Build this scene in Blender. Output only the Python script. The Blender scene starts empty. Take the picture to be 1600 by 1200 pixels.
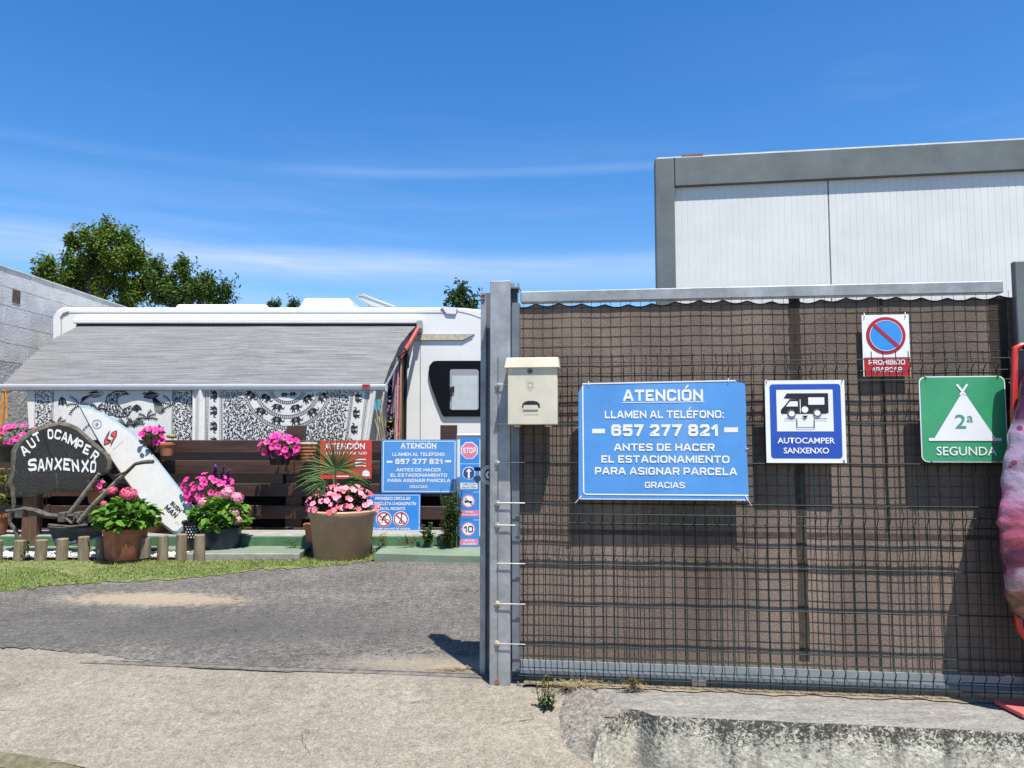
import bpy, bmesh, math, random
import numpy as np
from mathutils import Vector, Matrix, Euler, Quaternion
R = random.Random(7)
C = bpy.context.scene.collection
rad = math.radians
# ------------------------------------------------------------------ camera, light, sky
F = 1155.0; CAMZ = 1.09; PITCH = math.atan(82 / F)
sc = bpy.context.scene
cd = bpy.data.cameras.new('camera'); cam = bpy.data.objects.new('camera', cd); C.objects.link(cam)
cd.sensor_width = 36; cd.lens = 36 * F / 1600; cd.clip_start = .05; cd.clip_end = 2000
cam.location = (0, 0, CAMZ); cam.rotation_euler = (math.pi / 2 + PITCH, 0, 0)
sc.camera = cam
TOSUN = Vector((.50, -1, 2.85)).normalized()
sd = bpy.data.lights.new('sun', 'SUN'); sun = bpy.data.objects.new('sun', sd); C.objects.link(sun)
sd.energy = 5.0; sd.angle = rad(.5); sd.color = (1, .945, .86)
sun.rotation_euler = TOSUN.to_track_quat('Z', 'Y').to_euler()
w = bpy.data.worlds.new('World'); sc.world = w; w.use_nodes = True
nt = w.node_tree; nt.nodes.clear()
def N(nt, t, **k):
    n = nt.nodes.new(t)
    for a, b in k.items(): setattr(n, a, b)
    return n
sky = N(nt, 'ShaderNodeTexSky', sky_type='NISHITA', sun_disc=False)
sky.sun_elevation = math.asin(TOSUN.z); sky.sun_rotation = math.atan2(TOSUN.x, TOSUN.y)
sky.altitude = 0; sky.air_density = 1.0; sky.dust_density = .3; sky.ozone_density = 2.5
hs = N(nt, 'ShaderNodeHueSaturation'); hs.inputs['Saturation'].default_value = 1.36; hs.inputs['Hue'].default_value = .505; hs.inputs['Value'].default_value = 1.62
nt.links.new(sky.outputs[0], hs.inputs['Color'])
tc = N(nt, 'ShaderNodeTexCoord')
def cirrus(scale, seed, lo, hi, rotdeg):
    mp = N(nt, 'ShaderNodeMapping'); mp.inputs['Scale'].default_value = scale; mp.inputs['Location'].default_value = (seed, seed * .7, seed * .3)
    mp.inputs['Rotation'].default_value = (0, rad(rotdeg), 0)
    nt.links.new(tc.outputs['Generated'], mp.inputs[0])
    no = N(nt, 'ShaderNodeTexNoise'); no.inputs['Scale'].default_value = 1; no.inputs['Detail'].default_value = 8; no.inputs['Roughness'].default_value = .55; no.inputs['Distortion'].default_value = .25
    nt.links.new(mp.outputs[0], no.inputs['Vector'])
    mr = N(nt, 'ShaderNodeMapRange', interpolation_type='SMOOTHSTEP'); mr.inputs[1].default_value = lo; mr.inputs[2].default_value = hi
    nt.links.new(no.outputs[0], mr.inputs[0]); return mr.outputs[0]
def M2(op, a, b, clamp=False):
    m = N(nt, 'ShaderNodeMath', operation=op, use_clamp=clamp)
    for i, v in enumerate((a, b)):
        if isinstance(v, (int, float)): m.inputs[i].default_value = v
        else: nt.links.new(v, m.inputs[i])
    return m.outputs[0]
sx = N(nt, 'ShaderNodeSeparateXYZ'); nt.links.new(tc.outputs['Generated'], sx.inputs[0])
def band(z0, slope, wid):        # a long contrail-like streak at an elevation
    zz = M2('ADD', sx.outputs['Z'], M2('MULTIPLY', sx.outputs['X'], slope))
    d = M2('ABSOLUTE', M2('SUBTRACT', zz, z0), 0)
    mr = N(nt, 'ShaderNodeMapRange', interpolation_type='SMOOTHSTEP'); mr.inputs[1].default_value = wid; mr.inputs[2].default_value = 0
    mr.inputs[3].default_value = 0; mr.inputs[4].default_value = 1
    nt.links.new(d, mr.inputs[0]); return mr.outputs[0]
c1 = cirrus((2.2, 2.2, 26), 3.1, .42, .75, 3)
c2 = cirrus((1.3, 1.3, 9), 8.3, .45, .85, 2)
b1 = M2('MULTIPLY', band(.219, -.003, .034), M2('ADD', M2('MULTIPLY', c1, .60), .38))
fd = N(nt, 'ShaderNodeMapRange', interpolation_type='SMOOTHSTEP'); fd.inputs[1].default_value = .32; fd.inputs[2].default_value = .12; nt.links.new(sx.outputs['X'], fd.inputs[0])
b2 = M2('MULTIPLY', M2('MULTIPLY', band(.341, -.028, .010), fd.outputs[0]), M2('ADD', M2('MULTIPLY', c1, .10), .05))
low = N(nt, 'ShaderNodeMapRange'); low.inputs[1].default_value = .42; low.inputs[2].default_value = .12
nt.links.new(sx.outputs['Z'], low.inputs[0])
c3 = M2('MULTIPLY', M2('MULTIPLY', c1, .28), low.outputs[0])
pf = N(nt, 'ShaderNodeVectorMath', operation='DISTANCE'); nt.links.new(tc.outputs['Generated'], pf.inputs[0]); pf.inputs[1].default_value = Vector((.50, 1, .43)).normalized()
pr_ = N(nt, 'ShaderNodeMapRange', interpolation_type='SMOOTHSTEP'); pr_.inputs[1].default_value = .10; pr_.inputs[2].default_value = 0; nt.links.new(pf.outputs['Value'], pr_.inputs[0])
b2 = M2('ADD', b2, M2('MULTIPLY', M2('MULTIPLY', pr_.outputs[0], c2), .5))
cl = M2('ADD', M2('ADD', b1, b2), M2('ADD', c3, M2('MULTIPLY', c2, .03)), True)
mx = N(nt, 'ShaderNodeMix', data_type='RGBA'); nt.links.new(cl, mx.inputs[0]); nt.links.new(hs.outputs[0], mx.inputs[6])
mx.inputs[7].default_value = (5.2, 6.5, 9.8, 1)
bg = N(nt, 'ShaderNodeBackground'); bg.inputs[1].default_value = .062
nt.links.new(mx.outputs[2], bg.inputs[0])
wo = N(nt, 'ShaderNodeOutputWorld'); nt.links.new(bg.outputs[0], wo.inputs[0])
sc.view_settings.view_transform = 'Standard'; sc.view_settings.look = 'None'
sc.view_settings.exposure = .95; sc.view_settings.gamma = 1; sc.view_settings.use_curve_mapping = False
sc.render.engine = 'CYCLES'

# ------------------------------------------------------------------ helpers
CP, SP = math.cos(PITCH), math.sin(PITCH)
def ray(px, py):
    u = (px - 800) / F; v = (600 - py) / F
    return Vector((u, CP - v * SP, SP + v * CP))
CO = Vector((0, 0, CAMZ))
def P(px, py, Y):
    d = ray(px, py); return CO + d * (Y / d.y)
def PL(px, py, p0, n):
    d = ray(px, py); return CO + d * ((p0 - CO).dot(n) / d.dot(n))
def G(px, py, z=0.0): return PL(px, py, Vector((0, 0, z)), Vector((0, 0, 1)))
TH = math.atan(.115); GD = Vector((math.cos(TH), -math.sin(TH), 0)); GN = Vector((math.sin(TH), math.cos(TH), 0))   # gate line, and its back direction
G0 = Vector((0, 3.33, 0))
def GP(px, py, off=0.0): return PL(px, py, G0 + GN * off, GN)
def GL(s, z, off=0.0): return G0 + GD * s + GN * off + Vector((0, 0, z))     # s metres along the gate line
def wm(o):
    m = o.matrix_basis.copy()
    if o.parent: m = wm(o.parent) @ m
    return m
def tag(o, label=None, cat=None, group=None, kind=None):
    if label: o['label'] = label
    if cat: o['category'] = cat
    if group: o['group'] = group
    if kind: o['kind'] = kind
    return o
def thing(name, label, cat, loc=(0, 0, 0), rz=0, group=None, rot=None):
    o = bpy.data.objects.new(name, None); C.objects.link(o); o.location = loc
    o.rotation_euler = rot if rot else (0, 0, rz); o.empty_display_size = .05
    return tag(o, label, cat, group)
def inst(me, name, parent=None, loc=(0, 0, 0), rot=(0, 0, 0), s=1):
    o = bpy.data.objects.new(name, me); C.objects.link(o); o.location = loc
    if isinstance(rot, Quaternion): rot = rot.to_euler()
    o.rotation_euler = rot; o.scale = (s, s, s) if isinstance(s, (int, float)) else s
    o.parent = parent; return o
class MB:
    def __init__(s): s.v = []; s.f = []; s.m = []; s.mi = 0
    def add(s, vs, fs):
        b = len(s.v); s.v += [tuple(v) for v in vs]; s.f += [tuple(b + i for i in f) for f in fs]; s.m += [s.mi] * len(fs); return s
    def hexa(s, a):   # 8 corners: bottom 4 ccw, top 4
        return s.add(a, [(3, 2, 1, 0), (4, 5, 6, 7), (0, 1, 5, 4), (1, 2, 6, 5), (2, 3, 7, 6), (3, 0, 4, 7)])
    def box(s, x0, x1, y0, y1, z0, z1):
        return s.hexa([(x0, y0, z0), (x1, y0, z0), (x1, y1, z0), (x0, y1, z0), (x0, y0, z1), (x1, y0, z1), (x1, y1, z1), (x0, y1, z1)])
    def obox(s, o, ax, ay, az, a, b, c):   # origin, three axes and their ranges
        q = lambda i, j, k: o + ax * a[i] + ay * b[j] + az * c[k]
        return s.hexa([q(0, 0, 0), q(1, 0, 0), q(1, 1, 0), q(0, 1, 0), q(0, 0, 1), q(1, 0, 1), q(1, 1, 1), q(0, 1, 1)])
    def tube(s, pts, r, n=6, cap=True):
        pts = [Vector(p) for p in pts]; rs = r if isinstance(r, (list, tuple)) else [r] * len(pts)
        up = Vector((0, 0, 1)); rings = []; prev = None
        for i, p in enumerate(pts):
            t = (pts[min(i + 1, len(pts) - 1)] - pts[max(i - 1, 0)]).normalized()
            if prev is None:
                a = t.cross(up)
                if a.length < .1: a = t.cross(Vector((1, 0, 0)))
                a.normalize()
            else:
                a = (prev - t * prev.dot(t)).normalized()
            prev = a; b = t.cross(a)
            rings.append([p + (a * math.cos(2 * math.pi * k / n) + b * math.sin(2 * math.pi * k / n)) * rs[i] for k in range(n)])
        vs = [v for q in rings for v in q]; fs = []
        for i in range(len(pts) - 1):
            for k in range(n):
                fs.append((i * n + k, i * n + (k + 1) % n, (i + 1) * n + (k + 1) % n, (i + 1) * n + k))
        if cap: fs += [tuple(range(n - 1, -1, -1)), tuple((len(pts) - 1) * n + k for k in range(n))]
        return s.add(vs, fs)
    def lathe(s, c, prof, n=28):
        c = Vector(c); vs = []; fs = []
        for r, z in prof:
            for k in range(n):
                a = 2 * math.pi * k / n; vs.append(c + Vector((r * math.cos(a), r * math.sin(a), z)))
        for i in range(len(prof) - 1):
            for k in range(n): fs.append((i * n + k, i * n + (k + 1) % n, (i + 1) * n + (k + 1) % n, (i + 1) * n + k))
        fs.append(tuple(range(n - 1, -1, -1))); fs.append(tuple((len(prof) - 1) * n + k for k in range(n)))
        return s.add(vs, fs)
    def slab(s, pts, d, back=True):   # polygon extruded by vector d
        n = len(pts); pts = [Vector(p) for p in pts]; d = Vector(d)
        fs = [tuple(range(n))] + [(i, n + i, n + (i + 1) % n, (i + 1) % n) for i in range(n)]
        if back: fs.append(tuple(range(2 * n - 1, n - 1, -1)))
        return s.add(pts + [p + d for p in pts], fs)
    def grid(s, fn, nu, nv):
        vs = [fn(i / nu, j / nv) for j in range(nv + 1) for i in range(nu + 1)]
        return s.add(vs, [(j * (nu + 1) + i, j * (nu + 1) + i + 1, (j + 1) * (nu + 1) + i + 1, (j + 1) * (nu + 1) + i) for j in range(nv) for i in range(nu)])
    def mesh(s, name, mats, smooth=False, parent=None, world=True):
        vs = s.v
        if parent is not None and world:
            im = wm(parent).inverted(); vs = [tuple(im @ Vector(v)) for v in vs]
        me = bpy.data.meshes.new(name); me.from_pydata(vs, [], s.f)
        for m in (mats if isinstance(mats, (list, tuple)) else [mats]): me.materials.append(m)
        me.polygons.foreach_set('material_index', s.m)
        me.update()
        bm = bmesh.new(); bm.from_mesh(me); bmesh.ops.recalc_face_normals(bm, faces=bm.faces); bm.to_mesh(me); bm.free()
        if smooth:
            me.polygons.foreach_set('use_smooth', [True] * len(me.polygons))
            if smooth != 2: me.set_sharp_from_angle(angle=rad(40))
        return me
    def build(s, name, mats, parent=None, smooth=False, world=True, kind=None, label=None):
        o = inst(s.mesh(name, mats, smooth, parent, world), name, parent)
        if kind: o['kind'] = kind
        if label: o['label'] = label
        return o
def bevel(o, wd=.004, seg=1):
    m = o.modifiers.new('bevel', 'BEVEL'); m.width = wd; m.segments = seg; m.limit_method = 'ANGLE'; m.angle_limit = rad(40); return o

# ------------------------------------------------------------------ materials
def mat(name, col, rough=.6, var=.12, vs=6, bump=0, bs=60, metal=0, col2=None, spec=.5, island=0, stretch=None, coat=0, thr=None, sheen=0, trans=0, grime=None, speck=None):
    AK = .86; col = tuple(c * AK for c in col); col2 = tuple(c * AK for c in col2) if col2 else None; grime = (tuple(c * AK for c in grime[0]),) + tuple(grime[1:]) if grime else None
    m = bpy.data.materials.new(name); m.use_nodes = True; t = m.node_tree
    b = t.nodes['Principled BSDF']; b.inputs['Roughness'].default_value = rough; b.inputs['Metallic'].default_value = metal
    b.inputs['Specular IOR Level'].default_value = spec; b.inputs['Coat Weight'].default_value = coat; b.inputs['Coat Roughness'].default_value = .08
    ge = N(t, 'ShaderNodeNewGeometry'); src = ge.outputs['Position']
    if stretch:
        mp = N(t, 'ShaderNodeMapping'); mp.inputs['Scale'].default_value = stretch; t.links.new(src, mp.inputs[0]); src = mp.outputs[0]
    no = N(t, 'ShaderNodeTexNoise'); no.inputs['Scale'].default_value = vs; no.inputs['Detail'].default_value = 6; no.inputs['Roughness'].default_value = .62
    t.links.new(src, no.inputs['Vector'])
    c2 = col2 if col2 else tuple(min(1, c * (1 + var * 2.2)) for c in col); c1 = col if col2 else tuple(c * (1 - var * 2.2) for c in col)
    mr = N(t, 'ShaderNodeMapRange'); lo, hi = thr if thr else (.3, .7)
    mr.inputs[1].default_value = lo; mr.inputs[2].default_value = hi; t.links.new(no.outputs[0], mr.inputs[0])
    mx = N(t, 'ShaderNodeMix', data_type='RGBA'); mx.inputs[6].default_value = (*c1, 1); mx.inputs[7].default_value = (*c2, 1)
    t.links.new(mr.outputs[0], mx.inputs[0]); out = mx.outputs[2]
    if grime:      # (colour, scale, lo, hi, stretch)
        gm = N(t, 'ShaderNodeMapping'); gm.inputs['Scale'].default_value = grime[4]; t.links.new(ge.outputs['Position'], gm.inputs[0])
        gn = N(t, 'ShaderNodeTexNoise'); gn.inputs['Scale'].default_value = grime[1]; gn.inputs['Detail'].default_value = 8; gn.inputs['Roughness'].default_value = .7
        t.links.new(gm.outputs[0], gn.inputs['Vector'])
        gr = N(t, 'ShaderNodeMapRange'); gr.inputs[1].default_value = grime[2]; gr.inputs[2].default_value = grime[3]; t.links.new(gn.outputs[0], gr.inputs[0])
        g2 = N(t, 'ShaderNodeMix', data_type='RGBA'); t.links.new(gr.outputs[0], g2.inputs[0]); t.links.new(out, g2.inputs[6]); g2.inputs[7].default_value = (*grime[0], 1); out = g2.outputs[2]
    if speck:
        for sc_, am_ in ((speck[0], speck[1]), (speck[0] * .28, speck[1] * .6)):
            sn = N(t, 'ShaderNodeTexNoise'); sn.inputs['Scale'].default_value = sc_; sn.inputs['Detail'].default_value = 3; sn.inputs['Roughness'].default_value = .7; t.links.new(ge.outputs['Position'], sn.inputs['Vector'])
            sr = N(t, 'ShaderNodeMapRange'); sr.inputs[1].default_value = .32; sr.inputs[2].default_value = .68; sr.inputs[3].default_value = 1 - am_; sr.inputs[4].default_value = 1 + am_; t.links.new(sn.outputs[0], sr.inputs[0])
            sh = N(t, 'ShaderNodeHueSaturation'); t.links.new(sr.outputs[0], sh.inputs['Value']); t.links.new(out, sh.inputs['Color']); out = sh.outputs[0]
    if island:
        mr2 = N(t, 'ShaderNodeMapRange'); mr2.inputs[3].default_value = 1 - island; mr2.inputs[4].default_value = 1 + island
        t.links.new(ge.outputs['Random Per Island'], mr2.inputs[0])
        hv = N(t, 'ShaderNodeHueSaturation'); t.links.new(mr2.outputs[0], hv.inputs['Value']); t.links.new(out, hv.inputs['Color']); out = hv.outputs[0]
    t.links.new(out, b.inputs['Base Color'])
    if bump:
        n2 = N(t, 'ShaderNodeTexNoise'); n2.inputs['Scale'].default_value = bs; n2.inputs['Detail'].default_value = 5; t.links.new(src, n2.inputs['Vector'])
        bp = N(t, 'ShaderNodeBump'); bp.inputs['Strength'].default_value = min(1, bump); bp.inputs['Distance'].default_value = .004 * max(1, bump)
        t.links.new(n2.outputs[0], bp.inputs['Height']); t.links.new(bp.outputs[0], b.inputs['Normal'])
    if trans:
        tr = N(t, 'ShaderNodeBsdfTranslucent'); t.links.new(out, tr.inputs[0]); ms = N(t, 'ShaderNodeMixShader'); ms.inputs[0].default_value = trans
        t.links.new(b.outputs[0], ms.inputs[1]); t.links.new(tr.outputs[0], ms.inputs[2])
        t.links.new(ms.outputs[0], t.nodes['Material Output'].inputs[0])
    return m
def flat(name, col, rough=.45): return mat(name, col, rough, var=.02, vs=9)
GALV = mat('galvanised', (.33, .34, .35), .45, .10, 7, .15, 90, metal=.35, grime=((.20, .13, .07), 11, .66, .74, (1, 1, .45)), speck=(25, .10))
GALVD = mat('galvanised_dark', (.17, .19, .22), .5, .12, 6, metal=.3)
STEEL = mat('bright_steel', (.55, .55, .53), .3, .1, 40, metal=.8)
RUST = mat('rust', (.22, .10, .04), .8, .3, 60)
WGREEN = mat('green_wire_coat', (.006, .024, .018), .6, .1, 30, spec=.25)
WDARK = mat('dark_wire', (.05, .038, .030), .7, .2, 30)
CREAM = mat('cream_plastic', (.62, .58, .46), .5, .05, 8, .05, 80, grime=((.42, .37, .26), 6, .60, .85, (1, 1, .3)))
WHITE = flat('white_print', (.80, .82, .84)); BLACK = flat('black_print', (.012, .012, .014)); PAINTW = mat('hand_paint', (.78, .79, .78), .6, .06, 60)
SBLUE = mat('sign_blue', (.08, .29, .67), .45, .05, 5, coat=.1, grime=((.20, .40, .70), 2.2, .55, .9, (1, 1, .35))); SBLUE2 = mat('sign_blue_deep', (.012, .075, .44), .35, .03, 6, coat=.2)
SBLUE3 = flat('sign_blue_bright', (.03, .24, .68)); NAVY = flat('navy', (.03, .06, .24)); AZURE = flat('azure', (.03, .27, .78))
SRED = flat('sign_red', (.42, .012, .022)); PINK = flat('faded_pink', (.72, .19, .32)); REDSIGN = mat('faded_red', (.56, .05, .035), .45, .06, 8)
SGREEN = mat('sign_green', (.04, .32, .145), .4, .05, 8, coat=.2, grime=((.12, .42, .24), 5, .62, .85, (1, 1, 1))); GTXT = flat('green_text', (.06, .33, .20))
RVW = mat('camper_white', (.74, .74, .715), .28, .02, 3, coat=.3, grime=((.55, .53, .47), 3, .58, .85, (1, 1, .22))); RVG = flat('camper_trim_grey', (.30, .31, .33)); RVL = flat('camper_seam', (.42, .43, .44))
GLASSB = mat('dark_glass', (.004, .0045, .006), .25, .02, 5, spec=.12)
BLIND = mat('pale_blind', (.50, .56, .57), .4, .05, 6)
TERRA = mat('terracotta', (.40, .135, .06), .75, .13, 14, .3, 120)
DPOT = mat('dark_blue_pot', (.018, .028, .055), .35, .1, 10); BPOT = mat('beige_pot', (.44, .265, .165), .65, .08, 7, .15, 60, grime=((.13, .085, .05), 7, .62, .8, (1, 1, .25)))
BLK = mat('black_plastic', (.012, .012, .014), .35, .1, 12)
SOIL = mat('potting_soil', (.03, .02, .013), .95, .3, 50, .6, 60)
FWOOD = mat('fence_brown', (.050, .022, .014), .55, .22, 9, .3, 60, stretch=(.35, 1, 3), grime=((.26, .17, .12), 22, .63, .74, (.35, 1, 2.2)))
def leafm(name, c, c2, isl=.35, tr=.3): return mat(name, c, .6, spec=.25, vs=3, col2=c2, island=isl, trans=tr)
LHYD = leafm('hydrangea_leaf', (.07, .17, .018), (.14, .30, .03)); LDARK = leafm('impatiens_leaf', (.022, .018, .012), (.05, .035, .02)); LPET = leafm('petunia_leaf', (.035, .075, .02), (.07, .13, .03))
LTREE = leafm('tree_leaf', (.08, .15, .02), (.18, .26, .035), .5); LTREE2 = leafm('tree_leaf_dark', (.025, .06, .02), (.05, .10, .028), .4); LTREE3 = leafm('tree_leaf_mid', (.055, .11, .02), (.11, .19, .035), .5); LPALM = leafm('palm_leaf', (.045, .11, .03), (.13, .22, .07), .4)
BARK = mat('bark', (.09, .07, .05), .9, .3, 12, 1, 40)
FMAG = mat('petunia_magenta', (.78, .035, .30), .55, .12, 50, island=.18, trans=.2); FMAGD = mat('petunia_throat', (.30, .005, .11), .6, .1, 40)
FPINK = mat('hydrangea_pink', (.76, .12, .22), .6, .15, 60, island=.25, trans=.15); FPALE = mat('hydrangea_pale', (.80, .34, .46), .6, .15, 60, island=.25, trans=.15)
FCOR = mat('impatiens_coral', (.82, .11, .13), .5, .1, 60, trans=.15); FROS = mat('impatiens_rose', (.86, .26, .36), .5, .1, 60, trans=.15); FPUR = mat('salvia_purple', (.10, .03, .22), .6, .2, 60)
FYEL = flat('flower_eye', (.7, .5, .1))

# ------------------------------------------------------------------ ground
gm = mat('dry_ground', (.16, .13, .085), .95, .2, 2, .8, 30, grime=((.06, .08, .025), 3, .5, .65, (1, 1, 1)))
mb = MB(); rows = [(-400, -2.2), (.0, -2.2), (2.9, -.95), (3.2, -.06), (60, -.06), (900, -.06)]
vs = []; fs = []
for y, z in rows: vs += [(-900, y, z), (900, y, z)]
for i in range(len(rows) - 1): fs.append((2 * i, 2 * i + 1, 2 * i + 3, 2 * i + 2))
mb.add(vs, fs).build('ground', gm, kind='structure')

SLN = Vector((-.16 * .115, -.16, 1)).normalized(); SL0 = Vector((0, 3.33, 0))       # the apron falls towards the street
def A(px, py, dz=0): return PL(px, py, SL0 + Vector((0, 0, dz)), SLN)
def apz(x, y): return .16 * (y + .115 * x - 3.33)

def nodes_asphalt():
    m = mat('asphalt', (.092, .086, .077), .92, .10, 2.2, 3.0, 70, spec=.25, col2=(.155, .146, .13), grime=((.34, .33, .31), 120, .66, .70, (1, 1, 1)), speck=(62, .60))
    t = m.node_tree; b = t.nodes['Principled BSDF']; prev = b.inputs['Base Color'].links[0].from_socket
    ge = N(t, 'ShaderNodeNewGeometry')
    def ell(cx, cy, sx_, sy_, rot, lo, hi, col, prev, ns=7, amp=1.1, mxf=.62):
        mp = N(t, 'ShaderNodeMapping', vector_type='TEXTURE'); mp.inputs['Location'].default_value = (cx, cy, 0); mp.inputs['Rotation'].default_value = (0, 0, rot); mp.inputs['Scale'].default_value = (sx_, sy_, 50)
        t.links.new(ge.outputs['Position'], mp.inputs[0])
        ln = N(t, 'ShaderNodeVectorMath', operation='LENGTH'); t.links.new(mp.outputs[0], ln.inputs[0])
        no = N(t, 'ShaderNodeTexNoise'); no.inputs['Scale'].default_value = ns; no.inputs['Detail'].default_value = 9; no.inputs['Roughness'].default_value = .75; t.links.new(ge.outputs['Position'], no.inputs['Vector'])
        ma = N(t, 'ShaderNodeMath', operation='MULTIPLY_ADD'); t.links.new(no.outputs[0], ma.inputs[0]); ma.inputs[1].default_value = amp; t.links.new(ln.outputs['Value'], ma.inputs[2])
        mr = N(t, 'ShaderNodeMapRange'); mr.inputs[1].default_value = hi; mr.inputs[2].default_value = lo; mr.inputs[4].default_value = mxf; t.links.new(ma.outputs[0], mr.inputs[0])
        mx = N(t, 'ShaderNodeMix', data_type='RGBA'); t.links.new(mr.outputs[0], mx.inputs[0]); t.links.new(prev, mx.inputs[6]); mx.inputs[7].default_value = (*col, 1)
        return mx.outputs[2]
    a = G(240, 937)
    o = ell(a.x, a.y, .85, .28, -.10, 1.5, 1.8, (.34, .28, .19), prev, 18, 1.9, .62)
    c = G(200, 975); o = ell(c.x, c.y, 1.5, .42, -.05, 1.1, 2.0, (.055, .054, .052), o, 3, 1.1, .48)
    c = G(480, 985); o = ell(c.x, c.y, 1.2, .5, .05, 1.0, 2.1, (.065, .063, .06), o, 5, 1.4, .35)
    c = G(690, 1040); o = ell(c.x, c.y, .5, .13, -.1, 1.0, 1.9, (.26, .22, .165), o, 9)
    t.links.new(o, b.inputs['Base Color']); return m
ASPH = nodes_asphalt()
asp = [(-300, 1002), (0, 1012), (60, 1013), (110, 1019), (150, 1020), (200, 1029), (260, 1036), (300, 1043), (420, 1048), (600, 1053), (765, 1057)]
_r = random.Random(8); apts = [G(a_[0] + (b_[0] - a_[0]) * i / 12, a_[1] + (b_[1] - a_[1]) * i / 12 + _r.uniform(-1.6, 1.6) * (1 if a_[0] < 300 else .5), .004) for a_, b_ in zip(asp, asp[1:]) for i in range(12)] + [Vector((3.2, 3.02, .004)), Vector((3.2, 6.46, .004)), G(745, 874, .004), G(590, 878, .004), Vector((-1.3, 6.6, .004)), Vector((-7.6, 6.6, .004))]
MB().add(apts, [tuple(range(len(apts)))]).build('asphalt_driveway', ASPH, kind='structure')
yard = [Vector((-6.5, 6.55, -.02)), Vector((9, 6.55, -.02)), Vector((9, 30, -.02)), Vector((-6.5, 30, -.02))]
MB().add(yard, [(0, 1, 2, 3)]).build('camping_yard', mat('yard_gravel', (.22, .21, .19), .95, .15, 5, 1, 60), kind='structure')
CONC = mat('apron_concrete', (.195, .174, .138), .95, .12, 1.6, 2.5, 75, spec=.2, col2=(.27, .246, .202), grime=((.13, .12, .10), 3.5, .56, .78, (1, 1.6, 1)), speck=(110, .34))
CONC2 = mat('worn_concrete', (.12, .11, .095), .92, .12, 40, 3, 45, col2=(.24, .225, .19), thr=(.34, .66), grime=((.06, .057, .05), 48, .53, .66, (1, 1, 1)), speck=(110, .4))
# apron: a bumpy sloped sheet from inside the rail down to the street
ed = [(-420, 1118), (-200, 1140), (0, 1176), (35, 1180), (70, 1187), (100, 1190), (140, 1201), (190, 1212), (300, 1240), (520, 1290), (800, 1330), (1000, 1350)]
front = [A(x, y) for x, y in ed]
def fy(x):
    for a, b in zip(front, front[1:]):
        if a.x <= x <= b.x: return a.y + (b.y - a.y) * (x - a.x) / (b.x - a.x)
    return front[0].y if x < front[0].x else front[-1].y
OCT = [A(893, 1074), A(878, 1090), A(869, 1108), A(865, 1126), A(865, 1140), A(870, 1155), A(882, 1171), A(902, 1187), A(930, 1206), A(965, 1245)]
def ocx(y):
    for a, b_ in zip(OCT, OCT[1:]):
        if b_.y <= y <= a.y: return b_.x + (a.x - b_.x) * (y - b_.y) / (a.y - b_.y)
    return .27 if y > OCT[0].y else OCT[-1].x + (OCT[-1].y - y) * .8
def apron(u, v):
    x = -6.5 + 7.6 * u; yb = 3.33 - .115 * x + (.22 + .1 * max(0, -x - 1.2) if x < -1.2 else .22); yf = fy(x)
    y = yb + (yf - yb) * v; z = min(0.0, apz(x, y))
    k_ = max(0, min(1, (x - ocx(y) - .035) / .09)); z -= .45 * k_ * k_ * (3 - 2 * k_) * min(1, v * 5)
    z += .0035 * (math.sin(x * 5.1 + y * 3) + math.sin(y * 9 - x * 2.3)) * min(1, v * 4)
    return (x, y, z - .0005)
MB().grid(apron, 300, 70).build('concrete_apron', CONC, kind='structure', smooth=2)
# moss and crumble along the apron's street edge + the street
mb = MB(); r1 = []
for i in range(40):
    x = -3.2 + i * .09; y = fy(x); r1 += [(x, y + .01, apz(x, y) - .002), (x + .02, y - .05 - R.uniform(0, .03), apz(x, y) - .028)]
mb.add(r1, [(2 * i, 2 * i + 1, 2 * i + 3, 2 * i + 2) for i in range(39)]).build('apron_edge', mat('mossy_edge', (.055, .055, .03), .95, .4, 40, 1, 60, col2=(.17, .15, .09)), kind='structure')
def street(u, v):
    x = -14 + 28 * u; y = -6 + 10 * v; y = min(y, 2.95); z = .16 * (max(y, .2) + .115 * x - 3.33) - .03; k_ = max(0, min(1, (x + .2) / .7)); return (x, y, z - .5 * k_ * k_ * (3 - 2 * k_))
MB().grid(street, 120, 60).build('street', mat('street_surface', (.15, .135, .105), .95, .15, 3, 1, 90, speck=(80, .35)), kind='structure')

def crack(pts, w_, seed):
    r = random.Random(seed); fine_ = []
    for a, b_ in zip(pts, pts[1:]):
        for i in range(7): f = i / 7; fine_.append((a[0] + (b_[0] - a[0]) * f + r.uniform(-2.2, 2.2), a[1] + (b_[1] - a[1]) * f + r.uniform(-1.5, 1.5)))
    q = MB(); vs = []
    for i, (x, y) in enumerate(fine_):
        p = A(x, y, .0045); k = w_ * r.uniform(.25, 1) * min(1, i / 3, (len(fine_) - 1 - i) / 3); vs += [p + Vector((-k, k * .6, 0)), p + Vector((k, -k * .6, 0))]
    q.add(vs, [(2 * i, 2 * i + 1, 2 * i + 3, 2 * i + 2) for i in range(len(fine_) - 1)]); q.build('pavement_crack', CRK, kind='structure')
CRK = mat('crack_dirt', (.05, .046, .036), .95, .3, 50)
crack([(466, 1134), (478, 1141), (492, 1142)], .0022, 1); crack([(470, 1138), (473, 1160), (490, 1182)], .0018, 2); crack([(0, 1078), (32, 1066), (64, 1052)], .0025, 3)
crack([(160, 1165), (190, 1166), (236, 1180)], .0016, 4); crack([(560, 1092), (620, 1098), (700, 1092)], .0016, 5); crack([(690, 1180), (730, 1150), (790, 1130), (858, 1118)], .0024, 6); crack([(100, 1064), (300, 1069), (540, 1077), (745, 1080)], .0013, 7)
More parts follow.
